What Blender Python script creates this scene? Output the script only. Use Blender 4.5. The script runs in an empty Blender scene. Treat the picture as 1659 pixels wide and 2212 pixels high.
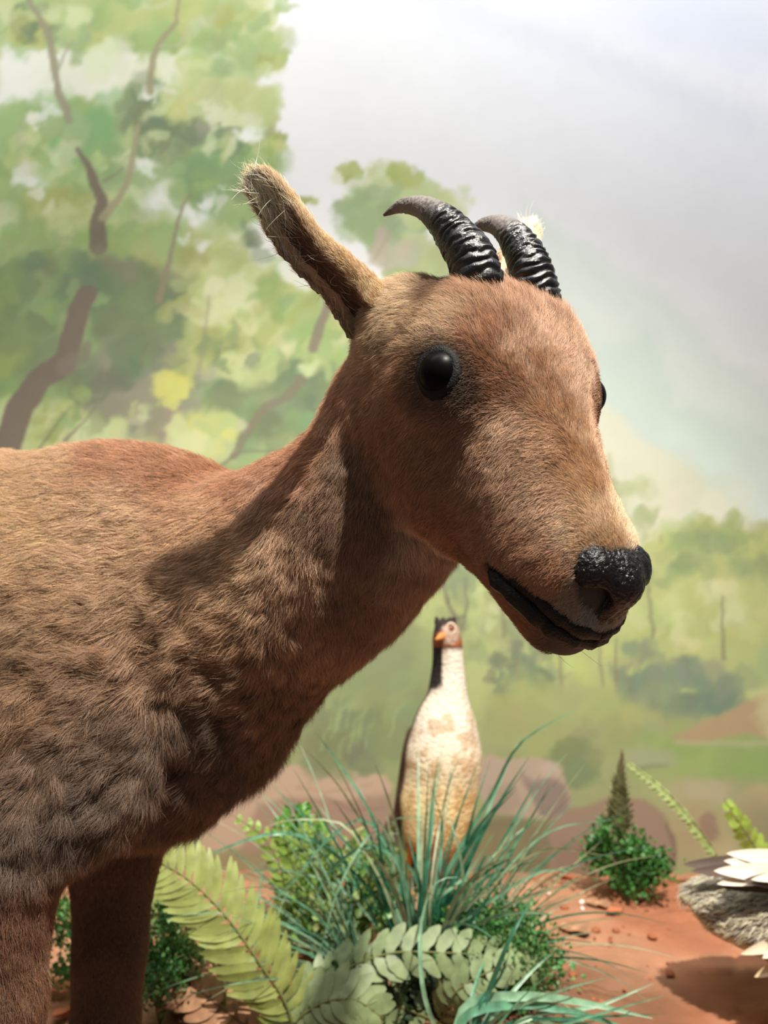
import bpy, bmesh, math, random
import numpy as np
from mathutils import Vector, Matrix
random.seed(7)
RNG = np.random.default_rng(7)
SC = bpy.context.scene
COL = SC.collection
# ---------------------------------------------------------------- camera, world, lights
FPX = 1800.0            # focal length for the 1659 x 2212 frame
CX, CY, HC = 829.5, 1106.0, 0.62
cam_d = bpy.data.cameras.new('camera')
cam = bpy.data.objects.new('camera', cam_d); COL.objects.link(cam)
cam.location = (0, 0, HC); cam.rotation_euler = (math.pi / 2, 0, 0)
cam_d.sensor_fit = 'VERTICAL'; cam_d.sensor_height = 36.0
cam_d.lens = FPX / 2212 * 36.0
cam_d.clip_start = 0.02
cam_d.dof.use_dof = True; cam_d.dof.focus_distance = 0.495; cam_d.dof.aperture_fstop = 8.0
SC.camera = cam
SC.view_settings.view_transform = 'Standard'; SC.view_settings.look = 'None'
SC.view_settings.exposure = 0.0; SC.view_settings.gamma = 1.0
SC.view_settings.use_curve_mapping = False
wd = bpy.data.worlds.new('world'); SC.world = wd; wd.use_nodes = True
wd.node_tree.nodes['Background'].inputs[0].default_value = (1.0, 0.95, 0.9, 1)
wd.node_tree.nodes['Background'].inputs[1].default_value = 0.19
def look_at(o, tgt):
    o.rotation_euler = (Vector(tgt) - o.location).to_track_quat('-Z', 'Y').to_euler()
def spot(name, loc, tgt, power, size, angle, blend=0.4, color=(1, 0.93, 0.84)):
    l = bpy.data.lights.new(name, 'SPOT'); o = bpy.data.objects.new(name, l); COL.objects.link(o)
    o.location = loc; look_at(o, tgt); l.energy = power; l.shadow_soft_size = size
    l.spot_size = math.radians(angle); l.spot_blend = blend; l.color = color
    return o
def area(name, loc, tgt, power, sx, sy, color=(1, 0.96, 0.92)):
    l = bpy.data.lights.new(name, 'AREA'); o = bpy.data.objects.new(name, l); COL.objects.link(o)
    o.location = loc; look_at(o, tgt); l.energy = power; l.shape = 'RECTANGLE'; l.size = sx; l.size_y = sy; l.color = color
    return o
KEY = spot("key_spot", (0.40, -0.05, 2.25), (0.05, 0.78, 0.40), 450, 0.02, 68, .8, (1, .94, .84))
WASH = area('wall_washer', (0.1, 0.45, 2.5), (0.1, 1.56, 1.55), 50, 2.6, 0.3, (0.98, 0.98, 1.0))
WASH.data.spread = math.radians(150)
def P(px, py, d):
    return Vector(((px - CX) / FPX * d, d, HC - (py - CY) / FPX * d))
# ---------------------------------------------------------------- helpers
def tag(o, label=None, cat=None, group=None, kind=None):
    if label: o['label'] = label
    if cat: o['category'] = cat
    if group: o['group'] = group
    if kind: o['kind'] = kind
    return o
def mesh_obj(name, verts, faces, mat=None, parent=None, smooth=True, cols=None):
    me = bpy.data.meshes.new(name)
    me.from_pydata([tuple(v) for v in verts], [], [tuple(f) for f in faces])
    if smooth: me.polygons.foreach_set('use_smooth', [True] * len(me.polygons))
    if cols is not None:
        a = me.color_attributes.new('col', 'FLOAT_COLOR', 'POINT')
        a.data.foreach_set('color', np.asarray(cols, np.float32).ravel())
    if mat: me.materials.append(mat)
    me.update()
    o = bpy.data.objects.new(name, me); COL.objects.link(o)
    if parent: o.parent = parent
    return o
def big_mesh(name, V, F, mat=None, parent=None, cols=None):
    V = np.asarray(V, np.float32); F = np.asarray(F, np.int32); k = F.shape[1]
    me = bpy.data.meshes.new(name)
    me.vertices.add(len(V)); me.vertices.foreach_set('co', V.ravel())
    me.loops.add(F.size); me.loops.foreach_set('vertex_index', F.ravel())
    me.polygons.add(len(F)); me.polygons.foreach_set('loop_start', np.arange(len(F), dtype=np.int32) * k)
    me.polygons.foreach_set('use_smooth', np.ones(len(F), bool))
    if cols is not None:
        a = me.color_attributes.new('col', 'FLOAT_COLOR', 'POINT')
        a.data.foreach_set('color', np.asarray(cols, np.float32).ravel())
    if mat: me.materials.append(mat)
    me.update(calc_edges=True); me.validate()
    o = bpy.data.objects.new(name, me); COL.objects.link(o)
    if parent: o.parent = parent
    return o
def empty(name, loc, label=None, cat=None, group=None):
    o = bpy.data.objects.new(name, None); COL.objects.link(o); o.location = loc
    o.empty_display_size = 0.02
    bpy.context.view_layer.update()
    return tag(o, label, cat, group)
def s2l(c):
    c = np.asarray(c, float) / 255.0
    return np.where(c <= 0.04045, c / 12.92, ((c + 0.055) / 1.055) ** 2.4)
def rgb(r, g, b, k=1.0):
    v = s2l((r, g, b)) * k
    return (float(v[0]), float(v[1]), float(v[2]), 1.0)
# smooth 3-D value noise, numpy
_NT = np.random.default_rng(3).random((32, 32, 32)).astype(np.float32)
def vnoise(p, scale, off=0.0):
    q = np.asarray(p, np.float64) * scale + off
    i = np.floor(q).astype(int); f = q - i; f = f * f * (3 - 2 * f)
    r = 0
    for a in (0, 1):
        for b in (0, 1):
            for c in (0, 1):
                w = (f[:, 0] if a else 1 - f[:, 0]) * (f[:, 1] if b else 1 - f[:, 1]) * (f[:, 2] if c else 1 - f[:, 2])
                r = r + w * _NT[(i[:, 0] + a) % 32, (i[:, 1] + b) % 32, (i[:, 2] + c) % 32]
    return r
def fbm(p, scale, off=0.0, n=3):
    r = 0; a = 0.5; t = 0
    for k in range(n):
        r = r + a * vnoise(p, scale * 2 ** k, off + 7.3 * k); t += a; a *= 0.5
    return r / t
def sstep(a, b, x):
    t = np.clip((x - a) / (b - a), 0, 1); return t * t * (3 - 2 * t)
# ---------------------------------------------------------------- materials
def mat(name, color=(0.5, 0.5, 0.5, 1), rough=0.6, spec=0.5, attr=None, noise=None, bump=None, coat=0.0, trans=0.0):
    """principled material; noise=(scale, dark colour, detail), bump=(scale, strength, distance)"""
    m = bpy.data.materials.new(name); m.use_nodes = True; nt = m.node_tree; N = nt.nodes; L = nt.links
    b = N['Principled BSDF']; b.inputs['Roughness'].default_value = rough
    b.inputs['Specular IOR Level'].default_value = spec; b.inputs['Base Color'].default_value = color
    b.inputs['Coat Weight'].default_value = coat; b.inputs['Coat Roughness'].default_value = 0.08
    src = None
    tc = N.new('ShaderNodeTexCoord')
    if attr:
        at = N.new('ShaderNodeAttribute'); at.attribute_name = attr; src = at.outputs['Color']
    if noise:
        n = N.new('ShaderNodeTexNoise'); n.inputs['Scale'].default_value = noise[0]; n.inputs['Detail'].default_value = noise[2]
        L.new(tc.outputs['Object'], n.inputs['Vector'])
        r = N.new('ShaderNodeValToRGB'); r.color_ramp.elements[0].position = 0.35; r.color_ramp.elements[1].position = 0.65
        L.new(n.outputs['Fac'], r.inputs[0])
        mx = N.new('ShaderNodeMix'); mx.data_type = 'RGBA'
        L.new(r.outputs[0], mx.inputs[0]); mx.inputs[6].default_value = noise[1]
        if src: L.new(src, mx.inputs[7])
        else: mx.inputs[7].default_value = color
        src = mx.outputs[2]
    if src: L.new(src, b.inputs['Base Color'])
    if bump:
        n = N.new('ShaderNodeTexNoise'); n.inputs['Scale'].default_value = bump[0]; n.inputs['Detail'].default_value = 4
        L.new(tc.outputs['Object'], n.inputs['Vector'])
        bp = N.new('ShaderNodeBump'); bp.inputs['Strength'].default_value = bump[1]; bp.inputs['Distance'].default_value = bump[2]
        L.new(n.outputs['Fac'], bp.inputs['Height']); L.new(bp.outputs[0], b.inputs['Normal'])
    if trans:
        t = N.new('ShaderNodeBsdfTranslucent'); ms = N.new('ShaderNodeMixShader'); ms.inputs[0].default_value = trans
        if src: L.new(src, t.inputs[0])
        else: t.inputs[0].default_value = color
        L.new(b.outputs[0], ms.inputs[1]); L.new(t.outputs[0], ms.inputs[2]); L.new(ms.outputs[0], N['Material Output'].inputs[0])
    return m
# ---------------------------------------------------------------- the goral: one continuous skin from a smooth union of ellipsoids
HO = np.array([0.0816, 0.51, 0.70])                 # point between the eyes
hF = np.array([0.299, -0.427, -0.854]); hF /= np.linalg.norm(hF)
hL = np.array([0.819, 0.574, -0.08]); hL -= hF * hL.dot(hF); hL /= np.linalg.norm(hL)
hU = np.cross(hF, hL)
HM = np.stack([hF, hL, hU])                         # rows: head axes
def H(f, l, u): return HO + f * hF + l * hL + u * hU
VS = 0.003
G0 = np.array([-1.12, 0.40, -0.005]); G1 = np.array([0.19, 0.90, 0.86])
GN = np.ceil((G1 - G0) / VS).astype(int)
FIELD = np.full(GN, 0.06, np.float32)
gx = [G0[i] + VS * np.arange(GN[i]) for i in range(3)]
def blob(c, r, k=0.02, M=None, sub=False):
    """smooth-union an ellipsoid: centre c, radii r, optional row axes M"""
    c = np.asarray(c, float); r = np.asarray(r, float)
    R = r if M is None else np.sqrt(((M * r[:, None]) ** 2).sum(0))
    lo = np.maximum(((c - R - 0.055 - G0) / VS).astype(int), 0)
    hi = np.minimum(((c + R + 0.055 - G0) / VS).astype(int) + 1, GN)
    if (hi <= lo).any(): return
    X, Y, Z = [gx[i][lo[i]:hi[i]].astype(np.float32) - np.float32(c[i]) for i in range(3)]
    X = X[:, None, None]; Y = Y[None, :, None]; Z = Z[None, None, :]
    if M is None: q = [X / r[0], Y / r[1], Z / r[2]]
    else: q = [(M[i, 0] * X + M[i, 1] * Y + M[i, 2] * Z) / r[i] for i in range(3)]
    k0 = np.sqrt(q[0] ** 2 + q[1] ** 2 + q[2] ** 2) + 1e-6
    k1 = np.sqrt((q[0] / r[0]) ** 2 + (q[1] / r[1]) ** 2 + (q[2] / r[2]) ** 2) + 1e-6
    d = k0 * (k0 - 1) / k1
    s = (slice(lo[0], hi[0]), slice(lo[1], hi[1]), slice(lo[2], hi[2]))
    a = FIELD[s]
    if sub:
        h = np.maximum(k - np.abs(a + d), 0) / k
        FIELD[s] = np.maximum(a, -d) + h * h * k * 0.25
    else:
        h = np.maximum(k - np.abs(a - d), 0) / k
        FIELD[s] = np.minimum(a, d) - h * h * k * 0.25
def pchain(pts, n=5, k=0.03):
    """pts: (px, py, depth, radius px, depth ratio)"""
    for a, b in zip(pts[:-1], pts[1:]):
        for i in range(n + 1):
            t = i / n; v = [a[j] + (b[j] - a[j]) * t for j in range(5)]
            c = P(v[0], v[1], v[2]); r = v[3] * v[2] / FPX
            blob(c, (r, r * v[4], r), k)
def hb(f, l, u, rf, rl, ru, k=0.018, sub=False):
    blob(H(f, l, u), (rf, rl, ru), k, HM, sub)
def hchain(pts, n=5, k=0.018):
    for a, b in zip(pts[:-1], pts[1:]):
        for i in range(n + 1):
            t = i / n; v = [a[j] + (b[j] - a[j]) * t for j in range(6)]
            hb(*v, k)
def wchain(pts, n=5, k=0.03):
    for a, b in zip(pts[:-1], pts[1:]):
        for i in range(n + 1):
            t = i / n; v = [a[j] + (b[j] - a[j]) * t for j in range(6)]
            blob(v[:3], v[3:], k)
# trunk
pchain([(330, 1360, .68, 318, .62), (180, 1380, .69, 370, .66), (-60, 1375, .70, 370, .70), (-300, 1370, .72, 380, .75)], 3, .02)
wchain([(-.45, .72, .52, .10, .105, .145), (-.62, .74, .52, .12, .112, .145), (-.80, .75, .54, .12, .105, .135), (-.90, .755, .55, .10, .09, .11)], 4, .03)
# withers and front of the shoulder
pchain([(200, 1140, .67, 132, .6), (400, 1215, .66, 170, .6)], 4, .04)
pchain([(320, 1405, .66, 295, .55), (470, 1310, .645, 240, .6)], 4, .02)
# neck
pchain([(465, 1300, .64, 222, .62), (612, 1250, .625, 196, .62), (702, 1190, .61, 184, .64), (800, 1104, .59, 158, .70), (866, 990, .58, 142, .72), (884, 850, .565, 112, .8)], 6, .02)
# chest front down to the brisket
pchain([(505, 1375, .65, 172, .6), (385, 1505, .66, 182, .55), (285, 1640, .66, 148, .6)], 5, .03)
# near shoulder, upper arm, leg
pchain([(210, 1420, .615, 210, .35), (130, 1640, .60, 180, .4), (30, 1780, .585, 118, .6), (0, 1880, .577, 90, .7), (-12, 1980, .575, 84, .75), (-14, 2150, .575, 82, .75), (-6, 2330, .575, 62, .9), (8, 2420, .575, 60, .95), (8, 2520, .58, 44, 1), (10, 2780, .58, 36, 1), (14, 2900, .58, 44, 1)], 6, .015)
# far leg
pchain([(320, 1540, .76, 150, .4), (268, 1720, .755, 95, .6), (245, 1860, .75, 74, .75), (238, 2050, .745, 60, .8), (228, 2200, .745, 53, .9), (224, 2300, .745, 50, 1), (224, 2380, .745, 36, 1), (226, 2480, .75, 32, 1), (232, 2540, .75, 38, 1)], 6, .015)
# hind legs (outside the frame)
for yy in (.675, .835):
    wchain([(-.86, yy, .50, .11, .06, .12), (-.84, yy, .38, .065, .045, .07), (-.90, yy, .27, .032, .028, .035), (-.92, yy, .22, .028, .024, .03), (-.90, yy, .12, .016, .016, .02), (-.885, yy, .05, .019, .018, .02)], 6, .02)
    for ddx in (0,):
        blob((-.875, yy, .022), (.028, .02, .024), .01)
blob(P(14, 2900, .58) + Vector((.012, 0, -.028)), (.028, .02, .024), .01)
blob(P(232, 2540, .75) + Vector((.012, 0, -.002)), (.028, .02, .024), .01)
wchain([(-.97, .755, .60, .03, .02, .03), (-1.03, .755, .52, .016, .016, .03)], 3, .02)
# head
hb(-.030, 0, -.034, .052, .054, .053)
hb(-.004, 0, -.006, .050, .058, .036)
hb(-.030, 0, -.004, .035, .046, .028)
for q in (-1, 1):
    hb(-.062, q * .034, -.036, .034, .032, .034)
    hb(-.022, q * .028, -.006, .040, .030, .031)
    hb(.002, q * .050, -.012, .028, .018, .024)
    hchain([(-.02, q * .034, -.045, .05, .028, .045), (.03, q * .026, -.055, .045, .022, .038)], 3)
hchain([(.015, 0, -.018, .04, .042, .036), (.055, -.003, -.024, .04, .033, .036), (.095, -.004, -.024, .03, .029, .033), (.126, -.003, -.018, .022, .028, .029)], 5)
hchain([(.10, 0, -.034, .03, .030, .022), (.140, 0, -.026, .018, .025, .020)], 4, .012)
hchain([(-.02, 0, -.088, .03, .030, .028), (.025, 0, -.080, .03, .027, .026), (.06, 0, -.064, .028, .024, .022), (.09, 0, -.050, .025, .021, .016), (.142, 0, -.044, .018, .018, .012)], 5, .012)
# eye sockets

def samp(p):
    q = (np.asarray(p, float) - G0) / VS
    q = np.clip(q, 0, GN - 1.001); i = q.astype(int); f = q - i; r = 0
    for a in (0, 1):
        for b in (0, 1):
            for c in (0, 1):
                w = (f[..., 0] if a else 1 - f[..., 0]) * (f[..., 1] if b else 1 - f[..., 1]) * (f[..., 2] if c else 1 - f[..., 2])
                r = r + w * FIELD[i[..., 0] + a, i[..., 1] + b, i[..., 2] + c]
    return r
def grad(p):
    p = np.asarray(p, float); g = []
    for ax in range(3):
        e = np.zeros(3); e[ax] = VS
        g.append(samp(p + e) - samp(p - e))
    g = np.stack(g, -1); return g / (np.linalg.norm(g, axis=-1, keepdims=True) + 1e-9)
def hit(px, py):
    """first point of the skin seen along this direction from the camera"""
    r = np.array([(px - CX) / FPX, 1.0, -(py - CY) / FPX]); o = np.array([0, 0, HC])
    t = np.arange(.36, .89, .0015); p = o + t[:, None] * r
    d = samp(p); ins = (p >= G0).all(1) & (p <= G1).all(1)
    k = np.argwhere((d < 0) & ins)
    if len(k) == 0:
        k = np.argmin(np.where(ins, d, 9)); return p[k]
    return p[k[0, 0]]
def loc(p):
    return HM @ (np.asarray(p) - HO)
def snap(p, it=6, off=0.0):
    p = np.asarray(p, float).copy()
    for _ in range(it): p = p - grad(p) * np.asarray(samp(p) - off)[..., None]
    return p

MOUTH = [(1062, 1222), (1085, 1243), (1120, 1273), (1160, 1310), (1200, 1345), (1240, 1370), (1285, 1378)]
mouth_n = np.array([hit(*q) for q in MOUTH])        # near side of the lips
ml = np.array([loc(p) for p in mouth_n])
ml = np.concatenate([ml, [[.1615, 0.004, ml[-1][2]]]])
def resample(P_, n):
    P_ = np.asarray(P_, float); d = np.r_[0, np.cumsum(np.linalg.norm(np.diff(P_, axis=0), axis=1))]
    t = np.linspace(0, d[-1], n); return np.stack([np.interp(t, d, P_[:, k]) for k in range(P_.shape[1])], 1)
mlr = resample(ml, 26)
mouth = np.concatenate([mlr, (mlr * [1, -1, 1])[::-1]])
mouth = HO + mouth @ HM
mouth = snap(mouth, 4)
for p in mouth: blob(p, (.0036, .0036, .0036), .003, None, True)
def surface_nets(F, iso=0.0):
    S = F < iso
    n = F.shape
    c = np.zeros([n[0] - 1, n[1] - 1, n[2] - 1], np.int8)
    for a in (0, 1):
        for b in (0, 1):
            for d in (0, 1):
                c += S[a:n[0] - 1 + a, b:n[1] - 1 + b, d:n[2] - 1 + d]
    act = (c > 0) & (c < 8)
    idx = np.full(act.shape, -1, np.int64); cells = np.argwhere(act); idx[act] = np.arange(len(cells))
    pos = np.zeros((len(cells), 3)); cnt = np.zeros(len(cells))
    i, j, k = cells.T
    corners = [(a, b, d) for a in (0, 1) for b in (0, 1) for d in (0, 1)]
    for A in corners:
        for ax in range(3):
            if A[ax]: continue
            B = list(A); B[ax] = 1
            fa = F[i + A[0], j + A[1], k + A[2]]; fb = F[i + B[0], j + B[1], k + B[2]]
            m = (fa < iso) != (fb < iso)
            t = np.zeros(len(cells)); t[m] = (iso - fa[m]) / (fb[m] - fa[m])
            p = np.tile(np.array(A, float), (len(cells), 1)); p[:, ax] = t
            pos[m] += p[m]; cnt[m] += 1
    V = G0 + VS * (cells + pos / cnt[:, None])
    quads = []
    for ax in range(3):
        sl0 = [slice(None)] * 3; sl1 = [slice(None)] * 3
        sl0[ax] = slice(0, n[ax] - 1); sl1[ax] = slice(1, n[ax])
        ch = S[tuple(sl0)] != S[tuple(sl1)]
        o1, o2 = [q for q in range(3) if q != ax]
        e = np.argwhere(ch)
        e = e[(e[:, o1] > 0) & (e[:, o2] > 0) & (e[:, o1] < n[o1] - 1) & (e[:, o2] < n[o2] - 1)]
        ins = S[e[:, 0], e[:, 1], e[:, 2]]
        def g(d1, d2):
            q = e.copy(); q[:, o1] -= d1; q[:, o2] -= d2
            return idx[q[:, 0], q[:, 1], q[:, 2]]
        Q = np.stack([g(1, 1), g(0, 1), g(0, 0), g(1, 0)], 1)
        flip = ins if ax != 1 else ~ins
        Q[~flip] = Q[~flip][:, ::-1]
        quads.append(Q)
    return V, np.concatenate(quads)
GV, GQ = surface_nets(FIELD)
GQ = GQ[(GQ >= 0).all(1)]

# ---- coat: control points (px, py, colour, hair direction px, length m)
CTRL = [
 (1120, 660, (160,110,80), (-.15,-1), .018), (1200, 740, (163,115,86), (.5,-1), .010), (1060, 740, (158,108,80), (-.5,-.8), .012), (1050, 640, (162,116,88), (-.3,-1), .018), (1190, 680, (158,110,82), (.1,-1), .016),
 (960, 690, (186,150,122), (-.9,-.5), .011), (945, 625, (110,82,64), (-.9,-.5), .010), (1010, 830, (96,62,46), (-.8,.2), .006), (900, 850, (130,90,68), (-.9,.4), .012), (870, 650, (200,168,140), (-1,-.3), .012), (820, 720, (190,158,130), (-1,.2), .011),  # dark point behind the near horn paints the hollow's shadow into the coat
 (830, 820, (176,134,104), (-1,.45), .011), (880, 900, (160,112,84), (-.9,.5), .011), (950, 880, (140,95,70), (-.9,.5), .009),
 (1010, 800, (125,82,60), (-.8,.2), .007), (1080, 830, (150,104,78), (-.8,-.1), .007), (1180, 830, (158,112,82), (-.3,-.9), .008),
 (1260, 800, (170,128,100), (.4,-1), .007), (1240, 920, (170,124,88), (-.5,-.9), .007), (1270, 1020, (178,132,92), (-.7,-.7), .0065),
 (1290, 1120, (188,148,110), (-.6,-.8), .005), (1180, 960, (172,128,98), (-.85,.15), .008), (1080, 930, (170,126,98), (-.8,.5), .009),
 (1080, 1050, (160,116,90), (-.75,.65), .009), (1170, 1080, (168,124,96), (-.8,.4), .008), (1230, 1130, (180,140,108), (-.8,.1), .005),
 (980, 1000, (148,102,78), (-.7,.7), .010), (900, 1020, (145,98,74), (-.6,.8), .011), (860, 960, (150,102,76), (-.7,.7), .011),
 (960, 1120, (142,95,70), (-.7,.7), .010), (1060, 1160, (150,104,80), (-.75,.6), .008), (1140, 1190, (158,108,78), (-.75,.6), .007),
 (1190, 1240, (155,100,66), (-.75,.6), .006), (1160, 1270, (172,116,70), (-.75,.6), .0055), (1240, 1290, (150,125,108), (-.8,.5), .0045),
 (1280, 1320, (150,145,145), (-.7,.6), .004), (1030, 1220, (150,100,72), (-.8,.4), .008), (1080, 1280, (150,96,62), (-.7,-.3), .007),
 (1130, 1350, (145,92,58), (-.7,-.2), .006), (1200, 1400, (110,76,50), (-.7,.4), .006),
 (740, 900, (175,125,95), (-.55,.85), .014), (660, 1000, (172,118,88), (-.8,.6), .015), (760, 1000, (125,90,68), (-.35,.9), .015),
 (700, 1120, (118,82,62), (-.4,.9), .017), (800, 1130, (118,84,64), (-.1,1), .017), (900, 1140, (185,155,140), (.1,1), .018),
 (880, 1260, (150,116,96), (0,1), .018), (760, 1300, (120,86,66), (0,1), .018), (640, 1220, (185,140,110), (-.1,1), .017),
 (640, 1380, (165,122,94), (-.15,1), .019), (700, 1480, (120,84,60), (-.2,1), .018), (540, 1030, (165,112,82), (-.9,.4), .015),
 (400, 1020, (166,112,80), (-1,.25), .014), (250, 980, (165,112,80), (-1,.15), .014), (100, 1010, (182,140,105), (-1,.2), .015),
 (60, 1150, (195,152,110), (-1,.2), .016), (240, 1150, (195,152,118), (-1,.18), .016), (450, 1130, (186,138,102), (-.95,.3), .016),
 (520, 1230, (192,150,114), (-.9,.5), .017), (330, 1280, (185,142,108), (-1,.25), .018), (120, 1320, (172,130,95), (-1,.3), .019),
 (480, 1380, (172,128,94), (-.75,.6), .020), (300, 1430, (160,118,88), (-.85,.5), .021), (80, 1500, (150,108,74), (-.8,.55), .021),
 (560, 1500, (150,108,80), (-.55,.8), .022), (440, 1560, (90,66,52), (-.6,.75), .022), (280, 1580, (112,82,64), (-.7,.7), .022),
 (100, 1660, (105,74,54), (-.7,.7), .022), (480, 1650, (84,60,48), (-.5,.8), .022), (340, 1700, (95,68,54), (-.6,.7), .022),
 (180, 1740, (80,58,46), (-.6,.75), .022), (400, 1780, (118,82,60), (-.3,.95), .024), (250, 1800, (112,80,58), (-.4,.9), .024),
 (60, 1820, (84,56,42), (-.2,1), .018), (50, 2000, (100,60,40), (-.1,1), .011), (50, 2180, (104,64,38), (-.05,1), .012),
 (240, 1980, (68,48,34), (0,1), .007), (230, 2160, (66,46,32), (0,1), .006)]  # far leg: its shade is painted into these coat colours
cp, cc, cdv, cl = [], [], [], []
for (x, y, c, d, ln) in CTRL:
    p = hit(x, y); n_ = grad(p)
    dpt = p[1]; v = np.array([d[0], 0, -d[1]]); v = v - n_ * v.dot(n_); v /= np.linalg.norm(v)
    cp.append(p); cc.append(s2l(c)); cdv.append(v); cl.append(ln)
    if y < 1420 and x > 770 and p[1] < .56:            # the head is symmetrical: mirror across its mid-plane
        q = loc(p); w = HM @ v
        q[1] *= -1; w[1] *= -1
        if abs(q[1]) > .012: cp.append(HO + q @ HM); cc.append(s2l(c)); cdv.append(w @ HM); cl.append(ln)
    else:                                              # the trunk: mirror across the spine
        cp.append(np.array([p[0], 1.40 - p[1], p[2]])); cc.append(s2l(c)); cdv.append(v * [1, -1, 1]); cl.append(ln)
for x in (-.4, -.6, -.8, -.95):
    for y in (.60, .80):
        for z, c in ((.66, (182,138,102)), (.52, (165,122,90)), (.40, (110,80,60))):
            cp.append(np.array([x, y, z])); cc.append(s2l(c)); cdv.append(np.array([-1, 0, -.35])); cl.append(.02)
for x, y in ((-.87, .675), (-.87, .835), (-.27, .58), (-.25, .745)):
    for z in (.05, .2, .3):
        cp.append(np.array([x, y, z])); cc.append(s2l((112,78,54))); cdv.append(np.array([-.05, 0, -1.])); cl.append(.008)
cp, cc, cdv, cl = map(np.array, (cp, cc, cdv, cl))
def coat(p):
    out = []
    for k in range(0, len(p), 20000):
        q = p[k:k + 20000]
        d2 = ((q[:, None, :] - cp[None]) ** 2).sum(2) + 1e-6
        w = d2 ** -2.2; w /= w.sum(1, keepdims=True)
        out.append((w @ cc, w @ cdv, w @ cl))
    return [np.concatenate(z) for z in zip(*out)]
EYE = {-1: H(.0018, -.0530, -.0055), 1: H(.0018, .0530, -.0055)}
lip_tree = mouth
def near(p, q):
    r = np.full(len(p), 9.)
    for k in range(len(q)): r = np.minimum(r, ((p - q[k]) ** 2).sum(1))
    return np.sqrt(r)
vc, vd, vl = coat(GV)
vloc = (GV - HO) @ HM.T
d_eye = np.minimum(np.linalg.norm((vloc - loc(EYE[-1])) / [1.15, 1, 1.0], axis=1), np.linalg.norm((vloc - loc(EYE[1])) / [1.15, 1, 1.0], axis=1))
d_mouth = near(GV, mouth)
d_mouth = d_mouth + .0022 * (fbm(GV, 260.) - .5)
nose_c = H(.142, 0, 0.0)
nq = (vloc - [.142, 0, .003]) / [.021, .031, .0175]
d_nose = np.sqrt((nq ** 2).sum(1))
chin = (vloc - [.166, 0, -.038]) / [.028, .026, .020]
d_chin = np.sqrt((chin ** 2).sum(1)) - .25 * (fbm(GV, 200., 3.) - .5)
lipw = .0068 + .0025 * sstep(.13, .15, vloc[:, 0])
bare = np.clip(np.maximum.reduce([1 - sstep(.0178, .0200, d_eye), 1 - sstep(lipw * .85, lipw * 1.1, d_mouth), 1 - sstep(.92, 1.02, d_nose), 1 - sstep(.85, 1.0, d_chin)]), 0, 1)
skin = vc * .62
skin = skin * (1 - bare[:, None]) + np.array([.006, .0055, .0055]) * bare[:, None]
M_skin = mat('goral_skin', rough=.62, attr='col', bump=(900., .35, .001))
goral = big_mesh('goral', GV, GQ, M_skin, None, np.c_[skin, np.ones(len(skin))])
tag(goral, 'brown short-haired goral with two black curved horns standing at the left', 'goat')
# ---- curve based fur
def hair_mat(name, rough=.5):
    m = bpy.data.materials.new(name); m.use_nodes = True; nt = m.node_tree; N = nt.nodes; L = nt.links
    N.remove(N['Principled BSDF'])
    at = N.new('ShaderNodeAttribute'); at.attribute_name = 'hcol'
    hi = N.new('ShaderNodeHairInfo')
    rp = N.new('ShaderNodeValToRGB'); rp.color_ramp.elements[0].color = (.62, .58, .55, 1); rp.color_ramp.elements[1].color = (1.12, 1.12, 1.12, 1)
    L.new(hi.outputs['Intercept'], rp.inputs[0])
    mx = N.new('ShaderNodeMix'); mx.data_type = 'RGBA'; mx.blend_type = 'MULTIPLY'; mx.inputs[0].default_value = 1
    L.new(at.outputs['Color'], mx.inputs[6]); L.new(rp.outputs[0], mx.inputs[7])
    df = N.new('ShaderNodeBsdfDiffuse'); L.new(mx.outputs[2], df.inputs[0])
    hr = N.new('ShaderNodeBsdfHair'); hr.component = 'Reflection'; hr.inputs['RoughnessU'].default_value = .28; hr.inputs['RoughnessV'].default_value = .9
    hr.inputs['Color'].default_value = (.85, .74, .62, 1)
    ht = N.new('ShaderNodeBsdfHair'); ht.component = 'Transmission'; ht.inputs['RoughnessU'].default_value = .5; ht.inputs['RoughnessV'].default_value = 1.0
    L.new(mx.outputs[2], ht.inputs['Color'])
    m1 = N.new('ShaderNodeMixShader'); m1.inputs[0].default_value = .22; L.new(df.outputs[0], m1.inputs[1]); L.new(ht.outputs[0], m1.inputs[2])
    m2 = N.new('ShaderNodeMixShader'); m2.inputs[0].default_value = .12; L.new(m1.outputs[0], m2.inputs[1]); L.new(hr.outputs[0], m2.inputs[2])
    L.new(m2.outputs[0], N['Material Output'].inputs[0])
    return m
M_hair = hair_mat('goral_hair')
SC.cycles_curves.shape = 'RIBBONS'
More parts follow.
